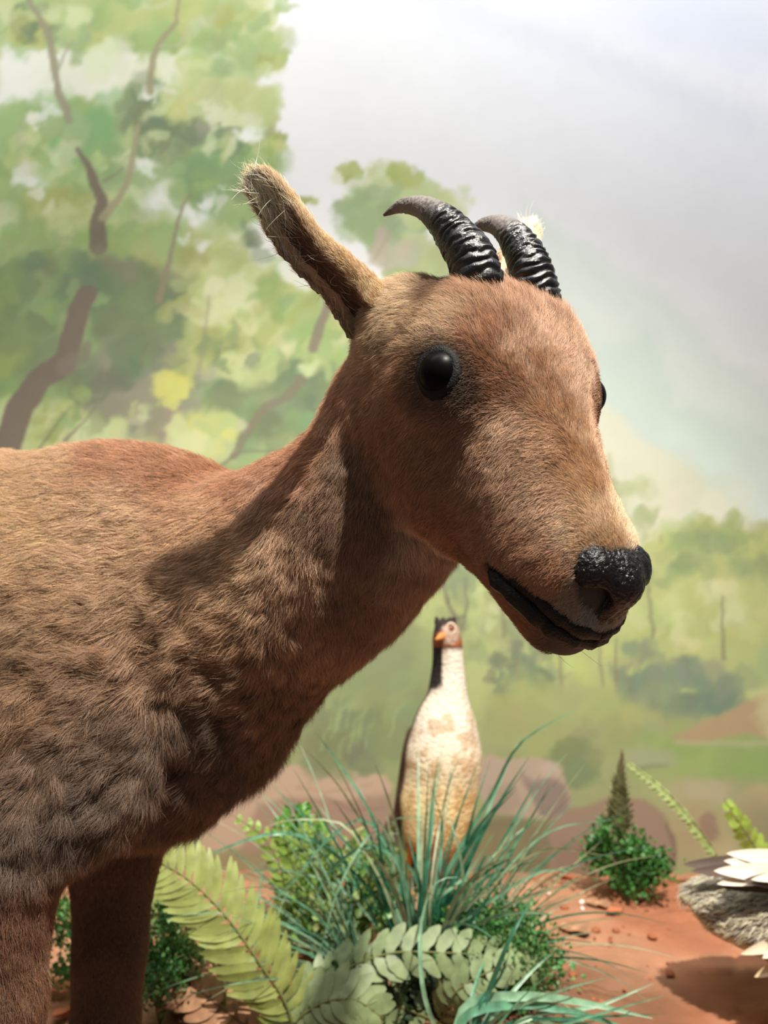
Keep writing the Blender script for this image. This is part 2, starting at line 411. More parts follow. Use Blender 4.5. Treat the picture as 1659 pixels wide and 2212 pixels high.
def make_fur(name, root, nrm, dirv, length, color, parent, radius, lift=.45, seg=4, clump=.26, cell=.0032, wild=.22, m=None, amp=1.):
    lum = color @ np.array([.3, .55, .15]); ds_ = np.clip(.02 + .75 * lum, 0, .26)[:, None]; color = (color * (1 - ds_) + lum[:, None] * ds_) * np.array([1.24, 1.27, 1.12])
    n = len(root); rng = np.random.default_rng(11)
    dirv = dirv - nrm * (dirv * nrm).sum(1, keepdims=True)
    dirv /= np.linalg.norm(dirv, axis=1, keepdims=True) + 1e-9
    side = np.cross(nrm, dirv)
    big = (np.stack([fbm(root, 45., o) for o in (1., 21.)], 1) - .5) * 1.0
    sml = (np.stack([vnoise(root, 170., o) for o in (41., 61.)], 1) - .5) * .75
    amp = np.broadcast_to(amp, (n,)); sml = sml * amp[:, None]; big = big * (.5 + .5 * amp)[:, None]
    a = big[:, 0] + sml[:, 0] + rng.normal(0, wild, n)
    d = dirv * np.cos(a)[:, None] + side * np.sin(a)[:, None]
    lf = lift * (1 + .9 * sml[:, 1] + 1.0 * big[:, 1] + rng.normal(0, .25, n)); lf = np.clip(lf, .08, 1.2)
    ln = length * rng.uniform(.6, 1.15, n)
    tip = d * np.cos(lf)[:, None] + nrm * np.sin(lf)[:, None]
    # clumps: tips lean towards the cell's own seed hair
    ci = np.floor((root + .0012 * rng.normal(0, 1, root.shape)) / cell).astype(np.int64)
    key = (ci[:, 0] * 73856093) ^ (ci[:, 1] * 19349663) ^ (ci[:, 2] * 83492791)
    u, first, inv = np.unique(key, return_index=True, return_inverse=True)
    seed = root[first][inv] + tip[first][inv] * length[first][inv][:, None]
    end = root + tip * ln[:, None]
    cw = np.clip(clump * (.6 + .4 * amp) * rng.uniform(.3, 1., n), 0, .8)
    end = end * (1 - cw[:, None]) + seed * cw[:, None]
    dd = np.linalg.norm(end - root, axis=1, keepdims=True)
    end = root + (end - root) / (dd + 1e-9) * np.minimum(dd, ln[:, None] * 1.2)
    t = np.linspace(0, 1, seg)[None, :, None]
    up = nrm * (ln * .20)[:, None]
    pts = root[:, None] * (1 - t) + end[:, None] * t + up[:, None] * (t * (1 - t) * 2.0) + side[:, None] * (rng.normal(0, .05, n) * ln)[:, None, None] * np.sin(t * 3.1)
    rad = radius[:, None] * (1 - .8 * np.linspace(0, 1, seg)[None] ** 1.5) if np.ndim(radius) else radius * (1 - .8 * np.linspace(0, 1, seg)[None] ** 1.5) * rng.uniform(.7, 1.3, n)[:, None]
    seedc = (vnoise(root[first], 900., 5.)[inv] - .5)
    col = color * (1 + .50 * rng.normal(0, .5, n) + .35 * seedc)[:, None] * (1 + .10 * rng.normal(0, 1, (n, 3)) * [.2, .2, .6])
    dark = rng.random(n) < .08; col[dark] *= .45
    lite = rng.random(n) < .07; col[lite] = col[lite] * 1.5 + .03
    col = np.clip(col, .004, .9)
    cu = bpy.data.hair_curves.new(name); cu.add_curves([seg] * n)
    cu.attributes['position'].data.foreach_set('vector', pts.astype(np.float32).ravel())
    ra = cu.attributes.get('radius') or cu.attributes.new('radius', 'FLOAT', 'POINT')
    ra.data.foreach_set('value', rad.astype(np.float32).ravel())
    ca = cu.attributes.new('hcol', 'FLOAT_COLOR', 'CURVE')
    ca.data.foreach_set('color', np.c_[col, np.ones(n)].astype(np.float32).ravel())
    cu.materials.append(m or M_hair)
    o = bpy.data.objects.new(name, cu); COL.objects.link(o)
    if parent: o.parent = parent
    return o
def scatter(V, Q, weight, n, rng):
    """area-weighted random roots on quads; returns roots and (index, bary) to mix vertex data"""
    T = np.concatenate([Q[:, [0, 1, 2]], Q[:, [0, 2, 3]]])
    a = V[T[:, 1]] - V[T[:, 0]]; b = V[T[:, 2]] - V[T[:, 0]]
    ar = np.linalg.norm(np.cross(a, b), axis=1) * weight[T].mean(1)
    cs = np.cumsum(ar); k = np.searchsorted(cs, rng.random(n) * cs[-1])
    k = np.minimum(k, len(T) - 1)
    r1 = np.sqrt(rng.random(n)); r2 = rng.random(n)
    B = np.stack([1 - r1, r1 * (1 - r2), r1 * r2], 1)
    return T[k], B
def mixv(A, T, B): return (A[T] * (B[..., None] if A.ndim == 2 else B)).sum(1)
vn = grad(GV)
view = GV - np.array([0, 0, HC]); dist = np.linalg.norm(view, axis=1); view /= dist[:, None]
facing = -(view * vn).sum(1)
w = np.where(facing > -.25, 1., .18) * (.55 / dist) ** 1.0
w *= np.where(GV[:, 0] < -.42, .12, 1.)
head_w = np.where((vloc[:, 0] > -.09) & (GV[:, 0] > -.03) & (np.abs(vloc[:, 1]) < .09), 1.9, 1.0)
w *= head_w * np.where(GV[:, 2] < .12, .2, 1.)
w *= (1 - bare) ** 2
NH = 900000
T_, B_ = scatter(GV, GQ, w, NH, RNG)
hr_, hn, hd, hl, hc = [mixv(A, T_, B_) for A in (GV, vn, vd, vl, vc)]
hh = mixv(head_w, T_, B_)
hn /= np.linalg.norm(hn, axis=1, keepdims=True)
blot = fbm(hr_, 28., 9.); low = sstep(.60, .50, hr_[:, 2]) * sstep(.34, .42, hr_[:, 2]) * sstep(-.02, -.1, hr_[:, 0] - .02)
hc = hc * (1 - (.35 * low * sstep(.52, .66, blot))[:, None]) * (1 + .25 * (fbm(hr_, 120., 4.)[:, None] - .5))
h_d = mixv(d_eye, T_, B_)
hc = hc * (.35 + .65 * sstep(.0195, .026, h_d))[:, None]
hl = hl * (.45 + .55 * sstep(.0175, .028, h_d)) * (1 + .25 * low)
hc = hc * (1 - .22 * low)[:, None]  # deeper shading of the lower body, put into the hair colour
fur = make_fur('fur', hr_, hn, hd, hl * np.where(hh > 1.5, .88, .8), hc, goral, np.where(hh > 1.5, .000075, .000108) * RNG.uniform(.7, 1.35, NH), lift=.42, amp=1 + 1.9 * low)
# ---- tubes
def frames(C):
    C = np.asarray(C, float); Tn = np.gradient(C, axis=0); Tn /= np.linalg.norm(Tn, axis=1, keepdims=True)
    u = np.cross(Tn[0], [0.13, 1, 0.2]); u /= np.linalg.norm(u); U_ = []
    for t in Tn:
        u = u - t * u.dot(t); u /= np.linalg.norm(u); U_.append(u)
    U_ = np.array(U_); return Tn, U_, np.cross(Tn, U_)
def spline(P_, n):
    """smooth (Catmull-Rom like) resample"""
    P_ = np.asarray(P_, float); d = np.r_[0, np.cumsum(np.linalg.norm(np.diff(P_[:, :3], axis=0), axis=1))]
    m = np.gradient(P_, d, axis=0); t = np.linspace(0, d[-1], n); k = np.clip(np.searchsorted(d, t, 'right') - 1, 0, len(d) - 2)
    h = (d[k + 1] - d[k])[:, None]; s = ((t - d[k])[:, None]) / h
    return (2*s**3-3*s**2+1)*P_[k] + (s**3-2*s**2+s)*h*m[k] + (-2*s**3+3*s**2)*P_[k+1] + (s**3-s**2)*h*m[k+1]
def tube_geo(C, R, nseg=10, caps=True, flat=None):
    C = np.asarray(C, float); n = len(C); R = np.broadcast_to(np.asarray(R, float), (n,)) if np.ndim(R) < 2 else R
    Tn, U_, W_ = frames(C); th = np.arange(nseg) / nseg * 2 * np.pi
    RR = R[:, None] if R.ndim == 1 else R
    fl = 1.0 if flat is None else flat
    V = C[:, None] + RR[..., None] * (np.cos(th)[None, :, None] * U_[:, None] + fl * np.sin(th)[None, :, None] * W_[:, None])
    V = V.reshape(-1, 3); F = []
    for i in range(n - 1):
        for j in range(nseg):
            a = i * nseg + j; b = i * nseg + (j + 1) % nseg
            F.append((a, b, b + nseg, a + nseg))
    V = list(map(tuple, V))
    if caps:
        V.append(tuple(C[0])); V.append(tuple(C[-1])); a0 = len(V) - 2
        for j in range(nseg):
            F.append((a0, (j + 1) % nseg, j)); F.append((a0 + 1, (n - 1) * nseg + j, (n - 1) * nseg + (j + 1) % nseg))
    return V, F
# horns
def horn_mat():
    m = mat('horn', rough=.2, attr='col', bump=(1400., .6, .0006)); nt = m.node_tree; N = nt.nodes; L = nt.links
    at = [x for x in N if x.type == 'ATTRIBUTE'][0]; sp = N.new('ShaderNodeSeparateColor'); L.new(at.outputs['Color'], sp.inputs[0])
    mr = N.new('ShaderNodeMapRange'); mr.inputs['From Min'].default_value = .01; mr.inputs['From Max'].default_value = .06
    mr.inputs['To Min'].default_value = .17; mr.inputs['To Max'].default_value = .62
    L.new(sp.outputs[0], mr.inputs['Value']); L.new(mr.outputs[0], N['Principled BSDF'].inputs['Roughness'])
    return m
M_horn = horn_mat()
def horn(pts, seed, label):
    C = spline([list(P(x, y, d)) + [r] for x, y, d, r in pts], 260); R0 = C[:, 3]; C = C[:, :3]
    n, ns = 260, 48; t = np.linspace(0, 1, n); th = np.arange(ns) / ns * 2 * np.pi
    rng = np.random.default_rng(seed)
    T_g, A_g = np.meshgrid(t, th, indexing='ij')
    q = np.stack([np.cos(A_g) * 1.2, np.sin(A_g) * 1.2, T_g * 12], -1).reshape(-1, 3)
    wob = (vnoise(q, 1.5, seed) - .5).reshape(n, ns)
    ph = (T_g * (1.0 - .25 * T_g)) * 2 * np.pi * 27 + wob * 9.0
    rid = np.abs(np.sin(ph * .5)) ** .6
    amt = (1 - sstep(.55, .68, t))[:, None] * .0020 * (.5 + .9 * (vnoise(q, 3.1, seed + 5.).reshape(n, ns)))
    R = R0[:, None] + (rid - .75) * amt + (vnoise(q * [2, 2, 3.], 2.2, 9.).reshape(n, ns) - .5) * .0009 * np.minimum(1, R0[:, None] / .006)
    V, F = tube_geo(C, R, ns)
    dk = np.array([.0045, .0042, .0042]); gy = s2l((92, 84, 80))
    g = sstep(.52, .70, T_g + .08 * wob)
    cr = (1 - rid)[..., None] * (1 - g[..., None])
    col = dk * (1 - g[..., None]) + gy * g[..., None] * (1 - .45 * sstep(.9, 1, T_g)[..., None]) + cr * np.array([.02, .014, .010]) * .3
    col = np.concatenate([col.reshape(-1, 3), [col[0, 0], col[-1, 0]]])
    o = mesh_obj('horn', V, F, M_horn, goral, cols=np.c_[col, np.ones(len(col))])
    o['label'] = label; return o
horn([(1040, 665, .512, .0152), (1034, 610, .503, .0152), (1018, 560, .504, .0146), (988, 515, .510, .0128), (948, 470, .520, .0094), (905, 446, .532, .0066), (865, 446, .543, .0043), (829, 465, .550, .0009)], 3, 'nearer black ringed horn with a grey tip')
horn([(1168, 690, .545, .0150), (1160, 640, .535, .0148), (1148, 590, .537, .0140), (1128, 540, .545, .0122), (1100, 503, .556, .0094), (1068, 485, .567, .0064), (1036, 488, .577, .0038), (1006, 505, .583, .0008)], 8, 'farther black ringed horn with a grey tip')
# eyes
M_eye = mat('glass_eye', (.0022, .002, .002, 1), rough=.35, spec=.05)
M_lid = mat('eyelid', (.0045, .004, .004, 1), rough=.6, spec=.2, bump=(1200., .8, .0012))
def lathe_ball(c, M, r, nu=40, nv=24):
    V, F = [], []
    for i in range(nv + 1):
        a = math.pi * i / nv
        for j in range(nu):
            b = 2 * math.pi * j / nu
            p = np.array([math.sin(a) * math.cos(b) * r[0], math.cos(a) * r[1], math.sin(a) * math.sin(b) * r[2]])
            V.append(tuple(c + p @ M))
    for i in range(nv):
        for j in range(nu):
            F.append((i * nu + j, i * nu + (j + 1) % nu, (i + 1) * nu + (j + 1) % nu, (i + 1) * nu + j))
    return V, F
for q in (-1, 1):
    es = snap(EYE[q], 8); nn = grad(es)
    V, F = lathe_ball(es - nn * (.0072 if q < 0 else .0045), HM, (.0136, .0136, .0136))
    e = mesh_obj('eye', V, F, M_eye, goral); e['label'] = 'dark glass eye'
    fa = hF - nn * hF.dot(nn); fa /= np.linalg.norm(fa); ua = np.cross(nn, fa); ua *= np.sign(ua.dot(hU))
    nr, na = 9, 56; V, F = [], []
    for i in range(nr):
        t = i / (nr - 1)
        for j in range(na):
            a = 2 * math.pi * j / na; f, u = math.cos(a), math.sin(a)
            rr = .0096 + (.0106 * t) * (1 + .25 * max(0, f * .8 - u * .6) ** 6 + .22 * max(0, -f) ** 4 - .12 * abs(u)) + .0005 * math.sin(9 * a) * t
            base = es + fa * f * rr + ua * u * rr
            h = .0016 * math.sin(math.pi * min(1, .15 + t)) ** .8 * (1 + .8 * max(0, u)) - .0018 * t ** 2
            V.append(snap(base, 5, h))
    for i in range(nr - 1):
        for j in range(na): F.append((i * na + j, i * na + (j + 1) % na, (i + 1) * na + (j + 1) % na, (i + 1) * na + j))
    mesh_obj('eyelid', V, F, M_lid, goral)
# lips
M_lip = mat('black_lip', (.004, .0035, .0033, 1), rough=.4, spec=.22, bump=(800., .8, .0016))
lipd = hU * .0046
nrmM = grad(mouth)
V, F = [], []
for sgn, rad in ((1, .0044), (-1, .0058)):
    c = mouth + lipd * sgn - nrmM * .0012
    c = np.array([c[max(0, i - 1):i + 2].mean(0) for i in range(len(c))])
    rr = rad * (1 + .22 * (vnoise(c, 330., sgn) - .5) * 2) * np.minimum(1, .35 + np.minimum(np.arange(len(c)), np.arange(len(c))[::-1]) / 5.)
    v, f = tube_geo(c, rr, 10); o_ = len(V); V += v; F += [tuple(i + o_ for i in g) for g in f]
mesh_obj('lips', V, F, M_lip, goral)['label'] = 'black lips of the closed mouth'
# nose pad on its own fine grid
save = (FIELD, G0, G1, GN, gx, VS)
VS = .0009; G0 = H(.135, 0, 0) - .045; G1 = G0 + .09; GN = np.ceil((G1 - G0) / VS).astype(int)
FIELD = np.full(GN, .06, np.float32); gx = [G0[i] + VS * np.arange(GN[i]) for i in range(3)]
hb(.139, -.003, .003, .017, .017, .017, .008)
hb(.130, -.003, .010, .012, .022, .009, .006)
for q in (-1, 1):
    hb(.132, q * .0175 - .003, .004, .014, .0105, .013, .006)
    hb(.138, q * .014 - .003, -.006, .013, .009, .010, .006)
hb(.150, -.003, -.012, .008, .009, .012, .006)
for q in (-1, 1):
    hb(.149, q * .0165 - .003, -.001, .014, .0085, .0080, .003, True); hb(.143, q * .026 - .003, -.004, .009, .006, .0045, .003, True)
hb(.160, -.003, -.006, .004, .0022, .02, .003, True)
NV, NQ = surface_nets(FIELD); NQ = NQ[(NQ >= 0).all(1)]
NV = NV + grad(NV) * (.0007 * (vnoise(NV, 500.) - .5))[:, None]
FIELD, G0, G1, GN, gx, VS = save
M_nose = mat('wet_black_nose', (.0045, .0042, .0042, 1), rough=.22, spec=.28, bump=(420., 1., .0018))
big_mesh('nose', NV, NQ, M_nose, goral)['label'] = 'glossy black nose pad with nostrils'
# ears
def ear(base_pts, fold, name_label, dirflip=1):
    """base_pts: (px, py, depth, half width m, fold side) ; an open leaf rolled into a cup"""
    n = 70
    C = spline([list(P(x, y, d)) + [w_, b_] for x, y, d, w_, b_ in base_pts], n); W_ = C[:, 3]; Bf = C[:, 4]; C = C[:, :3]
    Tn = np.gradient(C, axis=0); Tn /= np.linalg.norm(Tn, axis=1, keepdims=True)
    dep = np.array([0, 1., 0]); S = np.cross(dep, Tn); S /= np.linalg.norm(S, axis=1, keepdims=True)   # across, towards the upper right
    if S[:, 0].mean() < 0: S = -S
    D = np.cross(Tn, S); D *= np.sign(D[:, 1]).reshape(-1, 1)                                          # away from the camera
    V, col, N_out, kind = [], [], [], []
    prof_in, prof_out = 12, 22
    for i in range(n):
        w_ = W_[i]; b = Bf[i] * w_; rg = w_ * (1 + .05 * math.sin(i * .9) + .04 * math.sin(i * 2.3))
        A = (-rg, 0.0); B = (b, -.5 * w_)
        for k in range(prof_in):                     # inner surface from edge A, dipping away, to fold B
            t = k / (prof_in - 1); s = A[0] + (B[0] - A[0]) * t; d = A[1] + (B[1] - A[1]) * t + math.sin(t * math.pi) * .62 * w_
            V.append(C[i] + S[i] * s + D[i] * d); kind.append(0 if 0 < k < prof_in - 1 else .5)
        for k in range(1, prof_out + 1):             # outer surface, bulging to the right and back
            t = k / (prof_out + 1)
            c0, c1, c2, c3 = np.array(B), np.array((w_ * 1.28, -.5 * w_)), np.array((w_ * .9, 1.15 * w_)), np.array((-rg, .06 * w_))
            q = (1-t)**3*c0 + 3*(1-t)**2*t*c1 + 3*(1-t)*t*t*(c2) + t**3*c3
            V.append(C[i] + S[i] * q[0] + D[i] * q[1]); kind.append(1)
    m_ = prof_in + prof_out; F = []
    for i in range(n - 1):
        for j in range(m_):
            a = i * m_ + j; b = i * m_ + (j + 1) % m_; F.append((a, b, b + m_, a + m_))
    V = np.array(V); kind = np.array(kind)
    for e_, i in ((0, 0), (1, n - 1)):
        V = np.vstack([V, V[i * m_:(i + 1) * m_].mean(0)])
        kind = np.r_[kind, .5]
        for j in range(m_):
            F.append((len(V) - 1, i * m_ + (j if e_ else (j + 1) % m_), i * m_ + ((j + 1) % m_ if e_ else j)))
    tt = np.r_[np.repeat(np.linspace(0, 1, n), m_), 0, 1]
    cin = np.array(s2l((72, 48, 36)))[None] * (1 - sstep(.68, .95, tt))[:, None] + np.array(s2l((170, 144, 108)))[None] * sstep(.68, .95, tt)[:, None]
    cout = np.tile(s2l((188, 148, 118)), (len(V), 1)); k_ = kind[:, None]
    col = cin * (1 - k_) + cout * k_; col *= (.75 + .5 * fbm(V, 200., 2.))[:, None]
    o = mesh_obj('ear', V, F, mat('ear_skin', rough=.7, attr='col', bump=(500., .5, .001)), goral, cols=np.c_[col, np.ones(len(col))])
    o['label'] = name_label
    # short fur outside, sparse long pale hairs inside and round the rim
    me = o.data; me.update()
    nv = np.zeros(len(me.vertices) * 3, np.float32); me.vertices.foreach_get('normal', nv); nv = nv.reshape(-1, 3).astype(float)
    cen = np.r_[np.repeat(C, m_, axis=0), [C[0]], [C[-1]]]
    outm = kind > .6
    if ((V - cen)[outm] * nv[outm]).sum() < 0:
        me.flip_normals(); nv = -nv
    Tv = np.r_[np.repeat(Tn, m_, axis=0), [Tn[0]], [Tn[-1]]]
    Q4 = np.array([f for f in F if len(f) == 4])
    rng = np.random.default_rng(5)
    wt = np.where(kind > .75, 1., np.where(kind > .3, .5, .03))
    T1, B1 = scatter(V, Q4, wt, 42000, rng)
    r1, n1, d1, k1, t1 = [mixv(A_, T1, B1) for A_ in (V, nv, Tv, kind, tt)]
    n1 /= np.linalg.norm(n1, axis=1, keepdims=True)
    c1 = np.array(s2l((216, 180, 148)))[None] * (1 - sstep(.1, .0, t1))[:, None] + np.array(s2l((188, 150, 122)))[None] * sstep(.1, .0, t1)[:, None]
    c1 = np.where((k1 < .45)[:, None], np.array(s2l((120, 88, 66))), c1)
    c1 = c1 * (1 - .2 * sstep(.75, .95, t1))[:, None]
    make_fur('ear_fur', r1, n1, d1, .0058 + .003 * rng.random(len(r1)), c1, o, .000085, lift=.3, seg=3, clump=.35, cell=.003)
    # cream hairs at tip and lower rim
    wt2 = np.where((kind < .75), 1., .25) * (sstep(.6, .9, tt) * 2.0 + .01)
    rim = np.zeros(len(V)); rim[:n * m_].reshape(n, m_)[:, :4] = 1.; rim[:n * m_].reshape(n, m_)[:, -3:] = .8
    wt2 = wt2 + rim * sstep(.45, .9, tt) * 2.5
    T2, B2 = scatter(V, Q4, wt2, 2600, rng)
    r2, n2, d2, t2 = [mixv(A_, T2, B2) for A_ in (V, nv, Tv, tt)]; n2 /= np.linalg.norm(n2, axis=1, keepdims=True)
    make_fur('ear_fur', r2, n2, d2 + rng.normal(0, .25, d2.shape), .006 + .007 * rng.random(len(r2)), np.tile(s2l((236, 222, 190)), (len(r2), 1)), o, .00011, lift=.28, seg=5, clump=.45, cell=.005, wild=.3)
    wt3 = np.where(kind < .75, 1., 0.) * (.3 + sstep(.3, .5, tt)) + rim * 1.5
    T3, B3 = scatter(V, Q4, wt3, 60, rng)
    r3, n3, d3 = [mixv(A_, T3, B3) for A_ in (V, nv, Tv)]; n3 /= np.linalg.norm(n3, axis=1, keepdims=True)
    make_fur('ear_fur', r3, n3, d3 + rng.normal(0, .8, d3.shape), .018 + .014 * rng.random(len(r3)), np.tile(s2l((240, 225, 200)), (len(r3), 1)), o, .00011, lift=.5, seg=7, clump=.5, cell=.02, wild=.8)
    return o
k5 = 1 / FPX
ear([(842, 690, .535, 66*.53*k5, .1), (800, 668, .53, 74*.53*k5, .0), (757, 622, .522, 62*.52*k5, .05), (705, 575, .508, 55*.51*k5, .2), (660, 535, .500, 51*.5*k5, .36), (625, 490, .495, 50*.495*k5, .5), (598, 447, .492, 43*.492*k5, .62), (572, 412, .490, 36*.49*k5, .7), (556, 392, .490, 28*.49*k5, .7), (546, 377, .490, 12*.49*k5, .5)],
    .3, 'raised ear nearest the camera, cream hairs at its tip')
ear([(1100, 650, .60, 60*.6*k5, .0), (1108, 600, .61, 56*.6*k5, .1), (1122, 550, .63, 44*.63*k5, .3), (1134, 515, .65, 30*.65*k5, .4), (1142, 495, .66, 22*.66*k5, .4), (1146, 484, .665, 8*.66*k5, .4)],
    .3, 'far ear almost hidden behind the horns')
# whiskers and lashes
wr = np.array([H(-.004, .060, .010), H(-.002, .060, .006), H(.003, .060, .000), H(.150, -.01, -.047), H(.152, .004, -.046), H(.148, -.018, -.044)])
make_fur('whiskers', wr, grad(wr), np.array([hL*1. - hF*.9, hL - hF*.6, hL + hF*.3, hF, hF + hL*.3, hF - hL*.3]), np.array([.024, .018, .014, .02, .024, .014]), np.tile([.01, .009, .008], (6, 1)), goral, np.full(6, .00010), lift=.5, seg=8, clump=0)
# ---------------------------------------------------------------- the diorama: painted back wall and clay floor
WY = 1.56                                           # distance of the painted wall
STEP = 5
mx0, mx1, my0, my1 = -900, 2560, -700, 1960
xs = np.arange(mx0, mx1 + 1, STEP); ys = np.arange(my0, my1 + 1, STEP)
PX_, PY_ = np.meshgrid(xs, ys); SH = PX_.shape
q_ = np.stack([PX_.ravel(), PY_.ravel(), np.zeros(PX_.size)], 1)
NX = ((fbm(q_, 1/70., 1.5, 4) - .5) * 2).reshape(SH); NY = ((fbm(q_, 1/70., 33.3, 4) - .5) * 2).reshape(SH)
NX2 = ((fbm(q_, 1/24., 71.5, 3) - .5) * 2).reshape(SH); NY2 = ((fbm(q_, 1/24., 13.3, 3) - .5) * 2).reshape(SH)
NL = fbm(q_, 1/300., 5.5, 3).reshape(SH)
IMG = np.zeros(SH + (3,))
prng = np.random.default_rng(21)
def C3(c): return np.array(c, float)
def paint(mask, c, window=None):
    s = window or (slice(None), slice(None))
    IMG[s] = IMG[s] * (1 - mask[..., None]) + C3(c) * mask[..., None]
def win(x0, x1, y0, y1):
    i0, i1 = int((y0 - my0) / STEP), int((y1 - my0) / STEP) + 1; j0, j1 = int((x0 - mx0) / STEP), int((x1 - mx0) / STEP) + 1
    return slice(max(0, i0), max(0, min(SH[0], i1))), slice(max(0, j0), max(0, min(SH[1], j1)))
def ell(cx, cy, rx, ry, c, soft=.25, ang=0, warp=30, a=1., warp2=10):
    m = max(rx, ry) * (1 + soft) + warp + warp2 + 10
    w_ = win(cx - m, cx + m, cy - m, cy + m)
    X = PX_[w_] - cx + warp * NX[w_] + warp2 * NX2[w_]; Y = PY_[w_] - cy + warp * NY[w_] + warp2 * NY2[w_]
    ca, sa = math.cos(ang), math.sin(ang)
    d = np.sqrt(((X * ca + Y * sa) / rx) ** 2 + ((-X * sa + Y * ca) / ry) ** 2)
    paint(a * (1 - sstep(1 - soft, 1 + soft, d)), c, w_)
def poly(pts, c, soft=12, warp=20, a=1., warp2=8):
    P_ = np.array(pts, float); m = warp + soft + 20
    w_ = win(P_[:, 0].min() - m, P_[:, 0].max() + m, P_[:, 1].min() - m, P_[:, 1].max() + m)
    X = PX_[w_] + warp * NX[w_] + warp2 * NX2[w_]; Y = PY_[w_] + warp * NY[w_] + warp2 * NY2[w_]
    ins = np.zeros(X.shape, bool); dm = np.full(X.shape, 1e9)
    for (x0, y0), (x1, y1) in zip(P_, np.roll(P_, -1, 0)):
        cr = ((y0 > Y) != (y1 > Y)) & (X < (x1 - x0) * (Y - y0) / (y1 - y0 + 1e-9) + x0); ins ^= cr
        t = np.clip(((X - x0) * (x1 - x0) + (Y - y0) * (y1 - y0)) / ((x1 - x0) ** 2 + (y1 - y0) ** 2 + 1e-9), 0, 1)
        dm = np.minimum(dm, np.hypot(X - x0 - t * (x1 - x0), Y - y0 - t * (y1 - y0)))
    sd = np.where(ins, dm, -dm); paint(a * sstep(-soft, soft, sd), c, w_)
def stroke(pts, w0, w1, c, a=.9, soft=3, warp=5):
    P_ = np.array(pts, float); m = max(w0, w1) + 20
    w_ = win(P_[:, 0].min() - m, P_[:, 0].max() + m, P_[:, 1].min() - m, P_[:, 1].max() + m)
    X = PX_[w_] + warp * NX2[w_]; Y = PY_[w_] + warp * NY2[w_]; L = np.r_[0, np.cumsum(np.hypot(*np.diff(P_, axis=0).T))]; best = np.full(X.shape, -1e9)
    for k in range(len(P_) - 1):
        (x0, y0), (x1, y1) = P_[k], P_[k + 1]
        t = np.clip(((X - x0) * (x1 - x0) + (Y - y0) * (y1 - y0)) / ((x1 - x0) ** 2 + (y1 - y0) ** 2 + 1e-9), 0, 1)
        wd_ = w0 + (w1 - w0) * (L[k] + t * (L[k + 1] - L[k])) / L[-1]
        best = np.maximum(best, wd_ / 2 - np.hypot(X - x0 - t * (x1 - x0), Y - y0 - t * (y1 - y0)))
    paint(a * sstep(-soft, soft, best), c, w_)
def dabs(cx, cy, rx, ry, pal, n, s0=16, s1=36, a=.6, el=1.6, ang=-.6):
    for _ in range(n):
        r = math.sqrt(prng.random()); th = prng.random() * 6.283; s = prng.uniform(s0, s1)
        c = C3(pal[prng.integers(len(pal))]) + prng.normal(0, 4, 3)
        ell(cx + r * rx * math.cos(th), cy + r * ry * math.sin(th), s * el, s, c, .3, ang + prng.normal(0, .6), 12, a * prng.uniform(.6, 1.2) if a < .8 else .9, 20)
PA = [(182, 192, 128), (196, 202, 150), (170, 184, 112)]; PB = [(140, 168, 94), (128, 158, 88), (150, 174, 108)]
PCD = [(102, 124, 84), (94, 114, 80), (114, 132, 88)]; PD = [(214, 218, 204), (204, 209, 188), (222, 226, 216)]; PE = [(156, 168, 92), (146, 158, 84), (172, 178, 104)]
PG = [(126, 128, 104), (138, 134, 112)]; PY3 = [(196, 198, 96), (184, 188, 88)]
# sky
ty = np.clip((PY_ + 100) / 1000., 0, 1)[..., None]; tx = np.clip((PX_ - 500) / 1100., 0, 1)[..., None]
IMG[:] = C3((222, 223, 220)) * (1 - tx * (1 - ty)) + C3((200, 206, 220)) * tx * (1 - ty)
IMG += ((NL - .5) * 10)[..., None]
for i in range(7): stroke([(820 + 90 * i, -260 + 40 * i), (1300 + 90 * i, 60 + 30 * i), (1900 + 60 * i, 300 + 30 * i)], 50, 90, (206, 210, 220) if i % 2 else (226, 226, 228), .22, 40, 30)
stroke([(880, -20), (1250, 110), (1600, 260)], 40, 60, (198, 203, 214), .5, 30, 20)
ell(1500, 60, 170, 60, (192, 202, 222), .6, .3, 40, .5)
# far mountains
poly([(1130, 430), (1240, 510), (1340, 590), (1450, 640), (1560, 760), (1700, 860), (2560, 900), (2560, 1300), (1200, 1300), (1150, 800)], (197, 210, 200), 30, 40, .75)
poly([(1200, 620), (1290, 740), (1400, 700), (1460, 860), (1560, 900), (1700, 940), (2560, 1000), (2560, 1300), (1250, 1300)], (184, 204, 194), 30, 30, .7)
poly([(1440, 900), (1560, 960), (1640, 1080), (1800, 1150), (2560, 1180), (2560, 1300), (1560, 1120), (1450, 1010)], (196, 214, 204), 30, 20, .6)
poly([(1240, 820), (1310, 880), (1390, 950), (1480, 1010), (1580, 1090), (1700, 1180), (2560, 1240), (2560, 1400), (1200, 1400)], (208, 208, 182), 16, 24, .9)
dabs(1450, 1080, 200, 50, [(212, 212, 190), (196, 200, 172)], 26, 20, 46, .4)
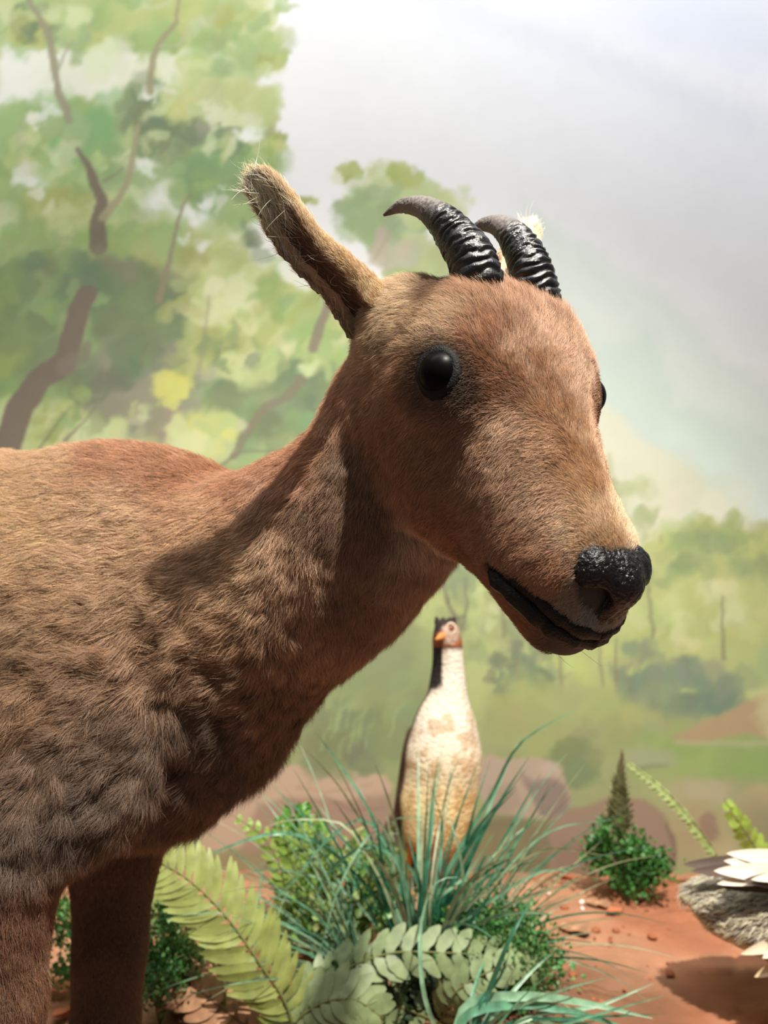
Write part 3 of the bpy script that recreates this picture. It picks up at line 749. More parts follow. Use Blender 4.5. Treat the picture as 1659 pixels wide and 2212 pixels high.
# woodland belt on the right
poly([(880, 1140), (1180, 1160), (1340, 1180), (1450, 1170), (1560, 1140), (1700, 1170), (2560, 1130), (2560, 2000), (600, 2000), (600, 1100)], (160, 172, 104), 14, 30, 1.)
poly([(-900, 930), (300, 900), (760, 940), (900, 1140), (900, 2000), (-900, 2000)], (138, 152, 96), 20, 30, 1.)
dabs(1560, 1190, 240, 60, [(164, 176, 100), (148, 164, 96), (176, 184, 116)], 90, 14, 34, .6, 1.1)
dabs(1590, 1150, 45, 30, [(140, 156, 96)], 14, 10, 20, .6, 1.)
dabs(1510, 1220, 150, 70, [(132, 150, 96), (120, 140, 92)], 40, 14, 30, .45, .8)
dabs(1520, 1330, 180, 70, PA + PE, 70, 16, 38, .5, 1.0)
dabs(1480, 1490, 150, 55, [(104, 124, 96), (94, 116, 96), (116, 134, 100)], 60, 16, 36, .6, 1.)
dabs(1380, 1440, 50, 60, [(112, 126, 98)], 22, 10, 26, .5, .8)
dabs(1160, 1400, 90, 90, [(104, 120, 90), (96, 112, 84)], 46, 12, 30, .6, .7); dabs(1190, 1330, 60, 60, PA, 14, 10, 22, .5, .8)
dabs(1270, 1430, 70, 90, [(176, 186, 104), (160, 172, 98)], 40, 14, 34, .55, .8)
dabs(1050, 1330, 90, 110, [(140, 152, 100), (124, 138, 92)], 44, 14, 34, .5, .7); dabs(1080, 1300, 60, 60, PA, 10, 12, 24, .45, .8)
dabs(1110, 1460, 60, 50, [(96, 110, 86)], 24, 10, 22, .6, .7); dabs(860, 1480, 130, 110, [(130, 142, 92), (118, 132, 86)], 50, 18, 40, .5)
for x, y in ((1120, 1490), (1300, 1480), (1085, 1330), (1330, 1470), (1405, 1330), (1560, 1380), (1210, 1460)):
    stroke([(x + prng.uniform(-6, 6), y - 90), (x, y - 30), (x + 4, y + 45)], 5, 9, (116, 112, 84), .7)
stroke([(950, 1190), (965, 1300), (1000, 1360), (1010, 1300), (1004, 1250)], 9, 6, (104, 104, 82), .8); stroke([(965, 1290), (985, 1340), (1005, 1330)], 6, 5, (98, 96, 78), .8)
dabs(985, 1240, 50, 40, [(112, 128, 98)], 12, 12, 26, .4, .7)
# tall pale trees over the beige slope
stroke([(1316, 985), (1320, 1060), (1322, 1140)], 10, 34, (168, 178, 132), .7, 6)
dabs(1320, 1090, 16, 60, [(160, 172, 122)], 20, 8, 16, .6, .8)
dabs(1372, 1080, 36, 46, [(178, 186, 142), (168, 178, 128)], 26, 10, 22, .5, 1); ell(1366, 1096, 18, 22, (204, 208, 182), .4, 0, 8, .8)
dabs(1390, 1130, 24, 26, [(160, 172, 124)], 12, 8, 18, .5, 1); dabs(1430, 1170, 20, 10, PE, 6, 6, 12, .6)
# meadow
poly([(1040, 1560), (1200, 1520), (1380, 1540), (1660, 1560), (2560, 1520), (2560, 2000), (1000, 2000)], (142, 148, 96), 20, 24, .95)
dabs(1250, 1560, 200, 60, [(128, 136, 88), (146, 152, 92), (150, 158, 96)], 60, 20, 46, .5, 1.8, 0)
ell(1540, 1640, 190, 56, (130, 160, 84), .45, 0, 26, .9); dabs(1560, 1640, 170, 50, [(136, 164, 84), (122, 152, 82)], 30, 20, 44, .4, 2.4, 0)
poly([(1440, 1590), (1560, 1545), (1660, 1510), (2200, 1400), (2200, 1560), (1700, 1600), (1620, 1588), (1500, 1606)], (160, 134, 98), 8, 12, .95)
stroke([(1460, 1604), (1600, 1606), (1800, 1610)], 10, 14, (166, 160, 122), .6, 6)
ell(1400, 1640, 60, 24, (146, 152, 118), .5, 0, 12, .8); stroke([(1370, 1664), (1440, 1652)], 12, 6, (108, 116, 82), .7, 5)
dabs(1240, 1650, 60, 40, [(110, 128, 80)], 24, 14, 30, .5, 1.2)
dabs(1600, 1760, 200, 60, [(158, 152, 104), (146, 144, 98), (170, 160, 116)], 40, 26, 56, .5, 1.6, 0); ell(1640, 1790, 60, 60, (128, 124, 88), .5, 0, 20, .7)
ell(1500, 1800, 50, 60, (158, 138, 100), .5, 0, 20, .8)
# painted boulders
ell(1110, 1830, 140, 70, (112, 104, 72), .3, 0, 20, .95); dabs(1110, 1850, 100, 40, [(104, 96, 66), (124, 112, 76)], 20, 16, 34, .5)
poly([(1035, 1640), (1060, 1628), (1100, 1640), (1150, 1632), (1190, 1640), (1215, 1660), (1228, 1700), (1226, 1750), (1190, 1772), (1120, 1762), (1050, 1752), (1030, 1700)], (168, 146, 124), 5, 8)
poly([(1120, 1672), (1150, 1690), (1180, 1680), (1222, 1690), (1226, 1750), (1190, 1772), (1165, 1760), (1150, 1720)], (122, 104, 96), 8, 8, .85)
poly([(1060, 1700), (1110, 1690), (1130, 1740), (1100, 1760), (1050, 1750)], (146, 126, 106), 10, 8, .6); ell(1190, 1660, 24, 16, (180, 158, 136), .6, 0, 6, .7)
poly([(1185, 1790), (1220, 1745), (1290, 1732), (1340, 1722), (1390, 1722), (1430, 1755), (1455, 1800), (1462, 1850), (1430, 1900), (1190, 1920)], (142, 116, 94), 6, 10)
poly([(1200, 1830), (1290, 1800), (1440, 1840), (1440, 1960), (1190, 1960)], (126, 98, 80), 14, 10, .6); stroke([(1440, 1780), (1460, 1840), (1440, 1900)], 6, 10, (92, 72, 60), .6, 5)
poly([(1510, 1770), (1530, 1750), (1545, 1765), (1550, 1800), (1530, 1820), (1512, 1800)], (136, 108, 88), 6, 6, .9)
poly([(430, 1740), (500, 1690), (560, 1662), (640, 1655), (720, 1662), (780, 1670), (835, 1675), (850, 1700), (852, 1830), (430, 1840)], (186, 156, 128), 6, 8)
poly([(560, 1740), (640, 1722), (740, 1730), (852, 1716), (852, 1850), (520, 1850)], (150, 120, 98), 10, 12, .85)
stroke([(640, 1700), (700, 1712), (800, 1696)], 6, 4, (166, 134, 108), .7, 4); stroke([(700, 1720), (760, 1750), (830, 1744)], 5, 4, (122, 94, 78), .6, 4)
poly([(380, 1840), (1100, 1850), (1100, 1990), (380, 1990)], (140, 118, 84), 14, 12, .8); poly([(-900, 1700), (420, 1740), (420, 1990), (-900, 1990)], (134, 126, 84), 20, 20, .8)
dabs(760, 1600, 110, 60, [(112, 124, 82), (104, 116, 78), (124, 136, 88)], 50, 14, 34, .5); dabs(900, 1590, 60, 60, [(120, 132, 86)], 20, 14, 30, .5)
for i in range(16):
    x = prng.uniform(690, 850); y = prng.uniform(1500, 1600); stroke([(x, y + 40), (x + 8, y), (x + prng.uniform(10, 46), y - prng.uniform(10, 30))], 6, 2, (142, 164, 104), .55)
# the large tree on the left
ell(60, 180, 120, 120, (222, 225, 208), .4, 0, 40, .7); ell(230, 170, 150, 90, (214, 216, 192), .4, 0, 40, .9)
poly([(-900, 260), (0, 250), (180, 240), (330, 220), (520, 260), (610, 320), (560, 480), (420, 560), (600, 560), (740, 620), (790, 800), (760, 1000), (-900, 1000)], (142, 166, 106), 20, 36, 1.)
poly([(-900, -700), (40, -700), (30, 30), (-40, 260), (-900, 300)], (166, 182, 118), 20, 36, 1.)
ell(370, 460, 80, 70, (216, 219, 205), .3, .3, 26, 1.); ell(430, 400, 60, 40, (208, 212, 196), .3, 0, 26, .9); ell(600, 520, 90, 70, (214, 216, 206), .3, .4, 26, 1.); ell(330, 330, 50, 28, (214, 218, 204), .3, -.5, 16, .8)
dabs(280, 50, 280, 60, PE + PB, 110, 14, 34, .65); dabs(60, 30, 120, 50, PA + PB, 36, 14, 30, .6); dabs(540, 60, 60, 90, PE + PA + [(168, 176, 140)], 50, 12, 30, .6)
dabs(500, 120, 90, 60, PB, 30, 10, 24, .6); dabs(260, 190, 130, 70, [(212, 214, 186), (200, 206, 170)], 24, 20, 44, .5); dabs(395, 170, 40, 60, PA, 14, 14, 26, .5)
dabs(590, 130, 34, 12, PE, 8, 8, 15, .8); dabs(60, 70, 34, 20, PE, 10, 10, 18, .8)
dabs(430, 260, 170, 70, PE + PA, 90, 16, 36, .7); dabs(590, 310, 26, 16, PE, 8, 8, 14, .8); dabs(500, 230, 80, 40, [(204, 204, 168)] + PA, 24, 12, 26, .6)
dabs(90, 330, 140, 90, PB + [(150, 182, 120)], 90, 18, 42, .6); dabs(230, 290, 90, 60, PB + [(112, 158, 96)], 44, 16, 36, .65); dabs(310, 250, 40, 70, PCD, 26, 12, 28, .6)
ell(440, 300, 44, 26, (182, 172, 152), .35, .4, 10, .9); dabs(370, 300, 60, 40, PCD, 20, 10, 24, .5); dabs(480, 380, 80, 60, PB + [(116, 150, 92)], 54, 14, 30, .7)
dabs(540, 440, 40, 60, PB + PCD, 20, 10, 24, .6); dabs(540, 530, 30, 30, PCD, 8, 10, 20, .6); dabs(665, 436, 14, 9, PE, 4, 7, 11, .8)
dabs(70, 470, 130, 90, PB + PA, 80, 18, 42, .6); dabs(250, 470, 50, 60, PA, 20, 14, 30, .5); dabs(120, 440, 60, 30, PE, 14, 12, 26, .6); dabs(60, 380, 20, 14, PD, 4, 12, 20, .5)
dabs(290, 560, 150, 80, PB + PE, 80, 18, 40, .6); dabs(450, 560, 60, 60, PE + PA, 26, 14, 30, .6)
dabs(220, 700, 230, 110, PCD + [(104, 134, 92)], 150, 22, 48, .6); dabs(60, 620, 120, 80, PCD + PB, 46, 18, 38, .55); dabs(80, 780, 110, 90, PCD + PB, 50, 18, 40, .55)
dabs(330, 800, 110, 60, PCD + PG, 60, 20, 42, .55); dabs(300, 890, 110, 40, PG, 46, 18, 38, .6)
dabs(560, 700, 160, 110, PA + PE, 130, 16, 38, .6); dabs(480, 650, 60, 50, PA + [(206, 208, 164)], 24, 12, 28, .6); dabs(650, 620, 70, 60, PE + PB, 34, 14, 30, .6)
dabs(610, 880, 140, 90, PCD + [(112, 142, 96), (124, 148, 100)], 100, 16, 38, .6); dabs(680, 740, 40, 50, PB, 20, 12, 26, .6); dabs(540, 790, 70, 30, PA, 18, 12, 26, .5)
dabs(375, 840, 30, 34, PY3, 16, 10, 20, .7); dabs(440, 940, 70, 36, PY3 + PA, 40, 14, 30, .7); dabs(60, 930, 120, 50, PA + [(160, 180, 100)], 44, 16, 34, .6); dabs(200, 940, 90, 30, PA, 24, 14, 28, .5)
dabs(700, 980, 100, 40, [(146, 158, 100)], 20, 16, 32, .5)
for _ in range(26): dabs(prng.uniform(-880, -60), prng.uniform(-600, 1500), 90, 90, [PB, PE, PA, PCD][prng.integers(4)], 12, 26, 60, .55)
for _ in range(26): dabs(prng.uniform(1740, 2500), prng.uniform(1220, 1560), 90, 60, [PB, PE, PA, PCD][prng.integers(4)], 8, 22, 50, .5)
# the middle tree behind the horns
dabs(800, 400, 80, 44, [(172, 184, 126), (188, 196, 150)], 34, 12, 26, .6, 1.); dabs(760, 375, 26, 18, PE, 10, 8, 14, .7, 1); dabs(880, 390, 36, 28, PE + [(150, 168, 96)], 20, 9, 18, .7, 1.)
dabs(830, 470, 90, 56, [(136, 162, 104), (126, 154, 104), (150, 170, 112)], 60, 14, 32, .6, 1.); dabs(930, 440, 60, 50, [(170, 182, 120), (182, 190, 132)], 30, 12, 26, .6, 1)
dabs(1000, 440, 26, 44, [(196, 202, 164), (186, 192, 144)], 16, 8, 18, .6, 1); dabs(900, 560, 80, 50, [(150, 168, 110), (166, 178, 122)], 40, 14, 30, .6, 1); dabs(850, 540, 50, 34, [(168, 162, 140), (176, 170, 144)], 16, 14, 28, .6, 1)
stroke([(810, 560), (835, 520), (842, 500)], 4, 3, (150, 140, 112), .7, 2)
for _ in range(30):
    cx_, cy_ = prng.uniform(0, 740), prng.uniform(0, 960)
    if not (600 < cx_ and cy_ < 560): dabs(cx_, cy_, 60, 40, [PB, PE, PA, PCD, PA][prng.integers(5)], 9, 6, 15, .55, 2.0)
for (x, y) in ((90, 250), (340, 210), (520, 290), (300, 360), (470, 430), (420, 520), (60, 400), (600, 480)): dabs(x, y, 34, 22, PD, 6, 5, 12, .55, 1.8)
ell(640, 590, 46, 30, (214, 216, 204), .3, .5, 22, .9)
# trunks and branches
TR = (112, 98, 84)
stroke([(-30, 1060), (15, 960), (45, 880), (85, 820), (140, 785), (158, 720), (170, 670), (188, 636)], 66, 42, TR, .95)
stroke([(140, 790), (180, 770), (190, 745)], 40, 20, (122, 112, 96), .7)
stroke([(212, 530), (212, 480), (222, 440), (205, 400), (190, 360), (168, 322)], 40, 10, (106, 94, 76), .95); stroke([(222, 470), (258, 430), (275, 395), (288, 330), (300, 270)], 18, 10, (150, 142, 104), .9)
stroke([(222, 392), (250, 375), (268, 362)], 6, 3, (120, 112, 90), .8); stroke([(212, 540), (240, 570), (280, 590)], 30, 50, (128, 124, 96), .5, 14)
stroke([(150, 258), (128, 200), (118, 150), (108, 80), (62, 0), (40, -60)], 20, 9, (136, 130, 100), .9); stroke([(122, 165), (138, 118), (158, 84)], 7, 4, (150, 144, 116), .8); stroke([(160, 96), (188, 86), (200, 40)], 4, 4, (150, 146, 120), .7)
stroke([(322, 196), (330, 130), (345, 90), (382, 48), (386, -20)], 16, 6, (140, 132, 96), .9); stroke([(345, 98), (388, 96), (398, 76), (440, 54)], 5, 4, (166, 166, 140), .7); stroke([(345, 332), (370, 310)], 5, 4, (120, 112, 90), .7)
stroke([(342, 652), (362, 580), (376, 520), (384, 470), (408, 420)], 14, 5, (132, 122, 92), .9); stroke([(300, 800), (316, 740)], 6, 4, (104, 104, 88), .6)
stroke([(676, 752), (692, 700), (712, 660)], 24, 20, (120, 110, 92), .9); stroke([(505, 985), (545, 915), (575, 880), (620, 858), (652, 818)], 16, 20, (116, 110, 90), .85); stroke([(480, 1005), (520, 975), (640, 975)], 8, 4, (110, 112, 88), .8)
stroke([(70, 990), (100, 950), (150, 880)], 6, 3, (112, 112, 80), .8); stroke([(120, 985), (150, 940), (210, 880)], 8, 3, (112, 108, 84), .8); stroke([(430, 800), (445, 700), (452, 640)], 10, 6, (134, 128, 100), .5)
IMG += (NX2 * 2.2 + NY * 2.0)[..., None]
IMG = IMG * .88 + IMG.mean(2, keepdims=True) * .12; IMG = IMG * .88 + C3((200, 200, 182)) * .12
IMG = np.clip(IMG, 0, 255)
WX3 = (PX_ - CX) / FPX * WY; WZ3 = HC - (PY_ - CY) / FPX * WY
WV = np.stack([WX3.ravel(), np.full(PX_.size, WY), WZ3.ravel()], 1)
ii = np.arange(SH[0] * SH[1]).reshape(SH)
WQ = np.stack([ii[1:, :-1], ii[1:, 1:], ii[:-1, 1:], ii[:-1, :-1]], -1).reshape(-1, 4)
WALL_K = .80
wcol = s2l(IMG.reshape(-1, 3)) * WALL_K
M_wall = mat('painted_wall', rough=.85, spec=.2, attr='col')
tag(big_mesh('wall_back', WV, WQ, M_wall, None, np.c_[wcol, np.ones(len(wcol))]), 'painted woodland and sky mural', kind='structure')
# floor: orange clay, a little uneven, falling away to the wall
def gz(x, y):
    p = np.stack([np.atleast_1d(x), np.atleast_1d(y), np.zeros(np.size(x))], 1).astype(float)
    h = .030 * (fbm(p, 3.1, 2.) - .5) + .010 * (fbm(p, 18., 8.) - .5) + .004 * (fbm(p, 90., 4.) - .5)
    return h * sstep(1.9, 1.2, p[:, 1]) - .052 * sstep(1.38, 1.56, p[:, 1])
def G(px, d=None, py=None):
    """point on the floor below an image column at depth d (or seen at row py)"""
    if d is None: d = HC * FPX / (py - CY)
    x = (px - CX) / FPX * d; return Vector((x, d, float(gz(x, d)[0])))
fx = np.arange(-1.3, 1.3, .008); fy = np.arange(.2, 1.572, .008)
FXm, FYm = np.meshgrid(fx, fy); fz = gz(FXm.ravel(), FYm.ravel())
pf = np.stack([FXm.ravel(), FYm.ravel(), fz], 1)
cn = fbm(pf, 26., 3.); cn2 = fbm(pf, 7., 12.)
crk = np.abs(fbm(pf, 14., 40.) - .5); fz = fz - .006 * (1 - sstep(.0, .02, crk)) - .004 * sstep(.55, .62, cn); pf[:, 2] = fz
fc = s2l((158, 102, 74))[None] * (1 - sstep(.4, .6, cn2))[:, None] + s2l((166, 120, 92))[None] * sstep(.4, .6, cn2)[:, None]
fc = fc * (.8 + .5 * (cn - .3))[:, None]
soil = sstep(.42, .30, np.hypot((pf[:, 0] - .06) / .9, (pf[:, 1] - 1.02) / .42) - .12 * (cn2 - .5)) * .65
fc = fc * (1 - soil[:, None]) + s2l((96, 70, 52))[None] * soil[:, None]
si = FXm.shape; ii = np.arange(si[0] * si[1]).reshape(si)
FQ = np.stack([ii[:-1, :-1], ii[:-1, 1:], ii[1:, 1:], ii[1:, :-1]], -1).reshape(-1, 4)
tag(big_mesh('floor', pf, FQ, mat('clay_ground', rough=.95, spec=.15, attr='col', bump=(160., .5, .004)), None, np.c_[fc, np.ones(len(fc))]), 'orange clay ground of the diorama', kind='structure')
# ---------------------------------------------------------------- birds: fine grids again
def grid(lo, hi, vs):
    global FIELD, G0, G1, GN, gx, VS
    VS = vs; G0 = np.array(lo, float); G1 = np.array(hi, float); GN = np.ceil((G1 - G0) / VS).astype(int)
    FIELD = np.full(GN, .06, np.float32); gx = [G0[i] + VS * np.arange(GN[i]) for i in range(3)]
def net():
    V, Q = surface_nets(FIELD); return V, Q[(Q >= 0).all(1)]
BD = 1.36
def bb(px, py, rx, rz, ry=None, dd=0., k=.02):
    c = P(px, py, BD + dd); s_ = BD / FPX; blob(c, (rx * s_, (ry if ry else rx) * s_, rz * s_), k)
grid(P(780, 2000, BD) - Vector((0, .17, 0)), P(1120, 1300, BD) + Vector((0, .16, 0)), .0028)
bb(957, 1640, 84, 110, 80); bb(962, 1560, 62, 70, 56); bb(946, 1730, 84, 90, 78); bb(940, 1790, 70, 62, 66)
for t in np.linspace(0, 1, 10):
    bb(966 + 12 * math.sin(t * 2.2) - 6 * t, 1520 - 130 * t, 36 - 18 * min(1, t * 1.6), 34, None, .0, .016); bb(946 + 6 * math.sin(t * 2.2), 1520 - 150 * t, 22 - 9 * min(1, t * 1.6), 30, 20, .018, .010)
bb(967, 1385, 26, 22, 27, .0, .008); bb(965, 1364, 27, 27, 28, -.002, .008); bb(984, 1388, 13, 20, 18, .008, .006); bb(950, 1386, 13, 20, 18, .010, .006)
for dx in (-20, -6, 8, 18): bb(963 + dx, 1344 - abs(dx) * .1, 5, 12, 6, .014, .004)
BV, BQ = net(); bn = grad(BV)
bx = BV[:, 0] / BV[:, 1] * FPX + CX; by = CY - (BV[:, 2] - HC) / BV[:, 1] * FPX
nz = fbm(BV, 50., 2.); nz2 = fbm(BV, 24., 7.)
cream = s2l((214, 200, 182)) * (1 - sstep(1560, 1780, by))[:, None] + s2l((222, 192, 138)) * sstep(1560, 1780, by)[:, None]
cream = cream * (1 - .45 * sstep(.5, .62, nz)[:, None] * np.array([.5, .75, 1.]) * sstep(1490, 1560, by)[:, None])
back_m = np.clip(sstep(.25, .6, bn[:, 1] - .75 * bn[:, 0] + .25 * (nz2 - .5)), 0, 1) * sstep(1470, 1500, by)
dkb = np.array(s2l((84, 62, 50)))
bc = cream * (1 - back_m[:, None]) + dkb * back_m[:, None]
neck = sstep(1500, 1470, by); hind = sstep(.0, .3, bn[:, 1] - 1.3 * bn[:, 0] - .1) * neck
hind = np.clip(hind + neck * sstep(961, 956, bx + 6 * nz), 0, 1)
bc = bc * (1 - hind[:, None]) + np.array(s2l((42, 36, 34))) * hind[:, None]
hd_ = sstep(1406, 1398, by)
hcol = np.tile(s2l((150, 84, 48)), (len(BV), 1))
face = sstep(30, 18, np.hypot(bx - 970, (by - 1366) * .9)); hcol = hcol * (1 - face[:, None]) + np.array(s2l((176, 150, 130))) * face[:, None]
cap = np.clip(sstep(1356, 1347, by) + sstep(962, 948, bx) * sstep(1372, 1362, by) + sstep(1396, 1403, by + 6 * nz), 0, 1)
hcol = hcol * (1 - cap[:, None]) + np.array(s2l((48, 38, 36))) * cap[:, None]
neckw = (np.hypot(bx - 972, (by - 1412)) < 16)
bc = bc * (1 - hd_[:, None]) + hcol * hd_[:, None]
M_feather = mat('feather', rough=.85, spec=.2, attr='col', bump=(190., .8, .006))
grebe = big_mesh('grebe', BV, BQ, M_feather, None, np.c_[bc, np.ones(len(bc))])
tag(grebe, 'upright waterbird with cream breast, thin white neck and rusty cheeks behind the grass', 'bird')
def cone_path(pts, radii, nseg=12, **k):
    return tube_geo(spline(pts, 4 * len(pts)), np.interp(np.linspace(0, 1, 4 * len(pts)), np.linspace(0, 1, len(radii)), radii), nseg, **k)
s_ = BD / FPX
V, F = cone_path([P(957, 1373, BD - .012), P(950, 1377, BD - .032), P(941, 1381, BD - .046)], [.0075, .0055, .0008]); mesh_obj('beak', V, F, mat('beak', rgb(196, 122, 62), .45), grebe)
V, F = lathe_ball(np.array(P(974, 1358, BD - .019)), np.eye(3), (.0052, .0040, .0056), 16, 10); mesh_obj('eye', V, F, mat('bird_eye', rgb(120, 70, 50), .2), grebe)
ring = [P(974 + 10 * math.cos(a), 1358 + 12 * math.sin(a), BD - .0195) for a in np.linspace(0, 2 * math.pi, 17)]
V, F = tube_geo(ring, .0016, 6, False); mesh_obj('eye_ring', V, F, mat('eye_ring', rgb(214, 190, 168), .6), grebe)
def leafy(n_len, wid, nu=8, nv=14, droop=0., cup=.2):
    V = []; F = []
    for i in range(nv + 1):
        t = i / nv
        w_ = wid * math.sin(math.pi * min(1, t ** .75 * .97 + .03)) ** .7
        for j in range(nu + 1):
            s = j / nu * 2 - 1
            V.append((s * w_, -droop * t * t, t * n_len)); V[-1] = (s * w_, -droop * t * t + cup * w_ * s * s, t * n_len)
    for i in range(nv):
        for j in range(nu):
            a = i * (nu + 1) + j; F.append((a, a + 1, a + nu + 2, a + nu + 1))
    return V, F
# folded wings and legs
for sx, nm in ((-1, 'left'), (1, 'right')):
    grid((P(940, 1700, BD))[:] - np.array([.16, .14, .2]), (P(940, 1700, BD))[:] + np.array([.16, .16, .2]), .003)
    ox = -50 if sx < 0 else 58
    for t in np.linspace(0, 1, 9):
        c = P(946 + ox - (34 * t if sx < 0 else -4 * t), 1610 + 170 * t, BD + .028 + .012 * t); r = .022 * (1 - .5 * t) + .004
        blob(c, (r * (.55 if sx < 0 else .35), r * 1.3, r * 1.3), .014)
    WVv, WQv = net(); wc = np.tile(s2l((88, 66, 54)), (len(WVv), 1)) * (.6 + .8 * fbm(WVv, 60., 3.))[:, None]
    big_mesh('wing', WVv, WQv, M_feather, grebe, np.c_[wc, np.ones(len(wc))])['label'] = 'brown folded wing'
M_leg = mat('bird_leg', rgb(196, 124, 66), .5)
for x0, x1, f in ((890, 882, (872, 1912)), (965, 974, (986, 1912))):
    ft = G(f[0], BD - .005); V, F = cone_path([P(x0, 1820, BD), P(x1, 1868, BD + .004), ft + Vector((.004, .01, .006))], [.007, .005, .0048], 8)
    for a in (-.5, 0, .5):
        v, g = cone_path([ft + Vector((0, .01, .006)), ft + Vector((.016 * a, -.015, .006)), ft + Vector((.05 * a, -.042, .003))], [.005, .0055, .002], 8)
        o_ = len(V); V = list(V) + list(v); F += [tuple(i + o_ for i in q) for q in g]
    mesh_obj('leg', V, F, M_leg, grebe)['label'] = 'orange leg with webbed toes'
V, F = cone_path([P(915, 1800, BD + .05), P(898, 1842, BD + .075), P(888, 1870, BD + .09)], [.03, .02, .006], 12); mesh_obj('tail', V, F, mat('tail', rgb(70, 52, 44), .9), grebe)
# grey bird at the right edge
gB = np.array([.60, 1.00, .135])
grid(gB - [.26, .17, .12], gB + [.24, .17, .16], .0035)
blob(gB + [.0, -.02, .0], (.155, .115, .070), .03); blob(gB + [-.10, .01, -.002], (.11, .072, .036), .03); blob(gB + [-.15, .02, .012], (.075, .05, .016), .02); blob(gB + [.10, 0, .03], (.07, .06, .055), .03)
for t in np.linspace(0, 1, 8): blob(gB + [.15 + .04 * math.sin(t * 3), 0, .05 + .08 * t], (.026, .026, .026), .02)
GVv, GQv = net(); gn = grad(GVv)
gc = s2l((158, 148, 134))[None] * (.72 + .7 * (fbm(GVv * [.5, 1, 1.6], 60., 2.)))[:, None]
und = sstep(-.1, -.7, gn[:, 2] + .3 * (fbm(GVv, 40., 9.) - .5)); gc = gc * (1 - und[:, None]) + s2l((206, 190, 160))[None] * und[:, None]
goose = big_mesh('grey_bird', GVv, GQv, M_feather, None, np.c_[gc, np.ones(len(gc))])
tag(goose, 'grey-backed bird with white and dark wing feathers cut by the right edge', 'bird')
rt, ng = scatter(GVv, GQv, np.ones(len(GVv)), 26000, RNG)
r_, n_, c_ = [mixv(A, rt, ng) for A in (GVv, gn, gc)]
make_fur('plumage', r_, n_, np.tile([-1., .1, -.25], (len(r_), 1)) + RNG.normal(0, .2, (len(r_), 3)), np.full(len(r_), .022), c_, goose, .0009, lift=.2, seg=4, clump=.5, cell=.012, wild=.3)
def feather(root, tipp, wid, col, parent, up=(.1, -.75, .6), thick=.0006, name='feather'):
    root, tipp = Vector(root), Vector(tipp); ax = tipp - root; L_ = ax.length; z = ax.normalized(); x = z.cross(Vector(up)).normalized(); y = x.cross(z)
    V0, F0 = leafy(L_, wid, 6, 16, -.05 * L_, .25)
    V1 = [root + x * a + y * b + z * c for a, b, c in V0]; V2 = [p - y * thick for p in V1]; n = len(V1)
    F = F0 + [tuple(i + n for i in f[::-1]) for f in F0]
    o = mesh_obj(name, V1 + V2, F, mat('f', col, .7, .3, bump=(120., .4, .002)), parent); return o
WH = rgb(204, 194, 176); DKF = rgb(78, 64, 56)
for (a, b, w_, c, lb) in (
    ((1690, 1868, 1.00), (1474, 1870, 1.01), .011, DKF, 'dark wing feather'), ((1700, 1885, 1.0), (1490, 1884, 1.0), .010, DKF, 'dark wing feather'),
    ((1740, 1862, .97), (1566, 1846, .97), .010, WH, 'white wing feather'), ((1730, 1880, .965), (1560, 1862, .965), .010, WH, 'white wing feather'),
    ((1730, 1888, .96), (1538, 1884, .955), .011, WH, 'white wing feather'), ((1740, 1880, .955), (1546, 1912, .955), .009, WH, 'white wing feather'),
    ((1740, 1905, .96), (1556, 1920, .96), .009, DKF, 'dark wing feather'), ((1760, 1900, .95), (1600, 1905, .945), .010, DKF, 'dark wing feather'), ((1780, 1882, .94), (1620, 1902, .942), .008, WH, 'white wing feather'),
    ((1760, 1990, .93), (1646, 2070, .93), .010, WH, 'pale belly feather'), ((1780, 2010, .93), (1600, 2062, .95), .009, rgb(190, 176, 150), 'pale belly feather'), ((1790, 2040, .93), (1630, 2110, .95), .010, rgb(196, 178, 140), 'pale belly feather')):
    feather(P(*a), P(*b), w_, c, goose)['label'] = lb
hp = gB + [.155, 0, .155]
V, F = lathe_ball(hp, np.eye(3), (.032, .022, .024), 16, 12); mesh_obj('head', V, F, mat('gh', rgb(120, 110, 100), .8), goose)
V, F = cone_path([hp + [.025, 0, 0], hp + [.05, 0, -.004], hp + [.075, 0, -.01]], [.010, .007, .002]); mesh_obj('beak', V, F, mat('gb', rgb(90, 80, 60), .4), goose)
for dy in (-.035, .035):
    z0 = float(gz(gB[0] + .02, gB[1] + dy)[0])
    V, F = cone_path([gB + [.02, dy, -.05], [gB[0] + .03, gB[1] + dy, .05], [gB[0] + .02, gB[1] + dy, z0 + .004]], [.010, .006, .006], 8)
    for a in (-.5, 0, .5):
        v, g = cone_path([[gB[0] + .02, gB[1] + dy, z0 + .006], [gB[0] + .045, gB[1] + dy + .012 * a * 2, z0 + .004], [gB[0] + .07, gB[1] + dy + .02 * a * 2, z0 + .002]], [.005, .004, .002], 6)
        o_ = len(V); V = list(V) + list(v); F += [tuple(i + o_ for i in q) for q in g]
    mesh_obj('leg', V, F, M_leg, goose)
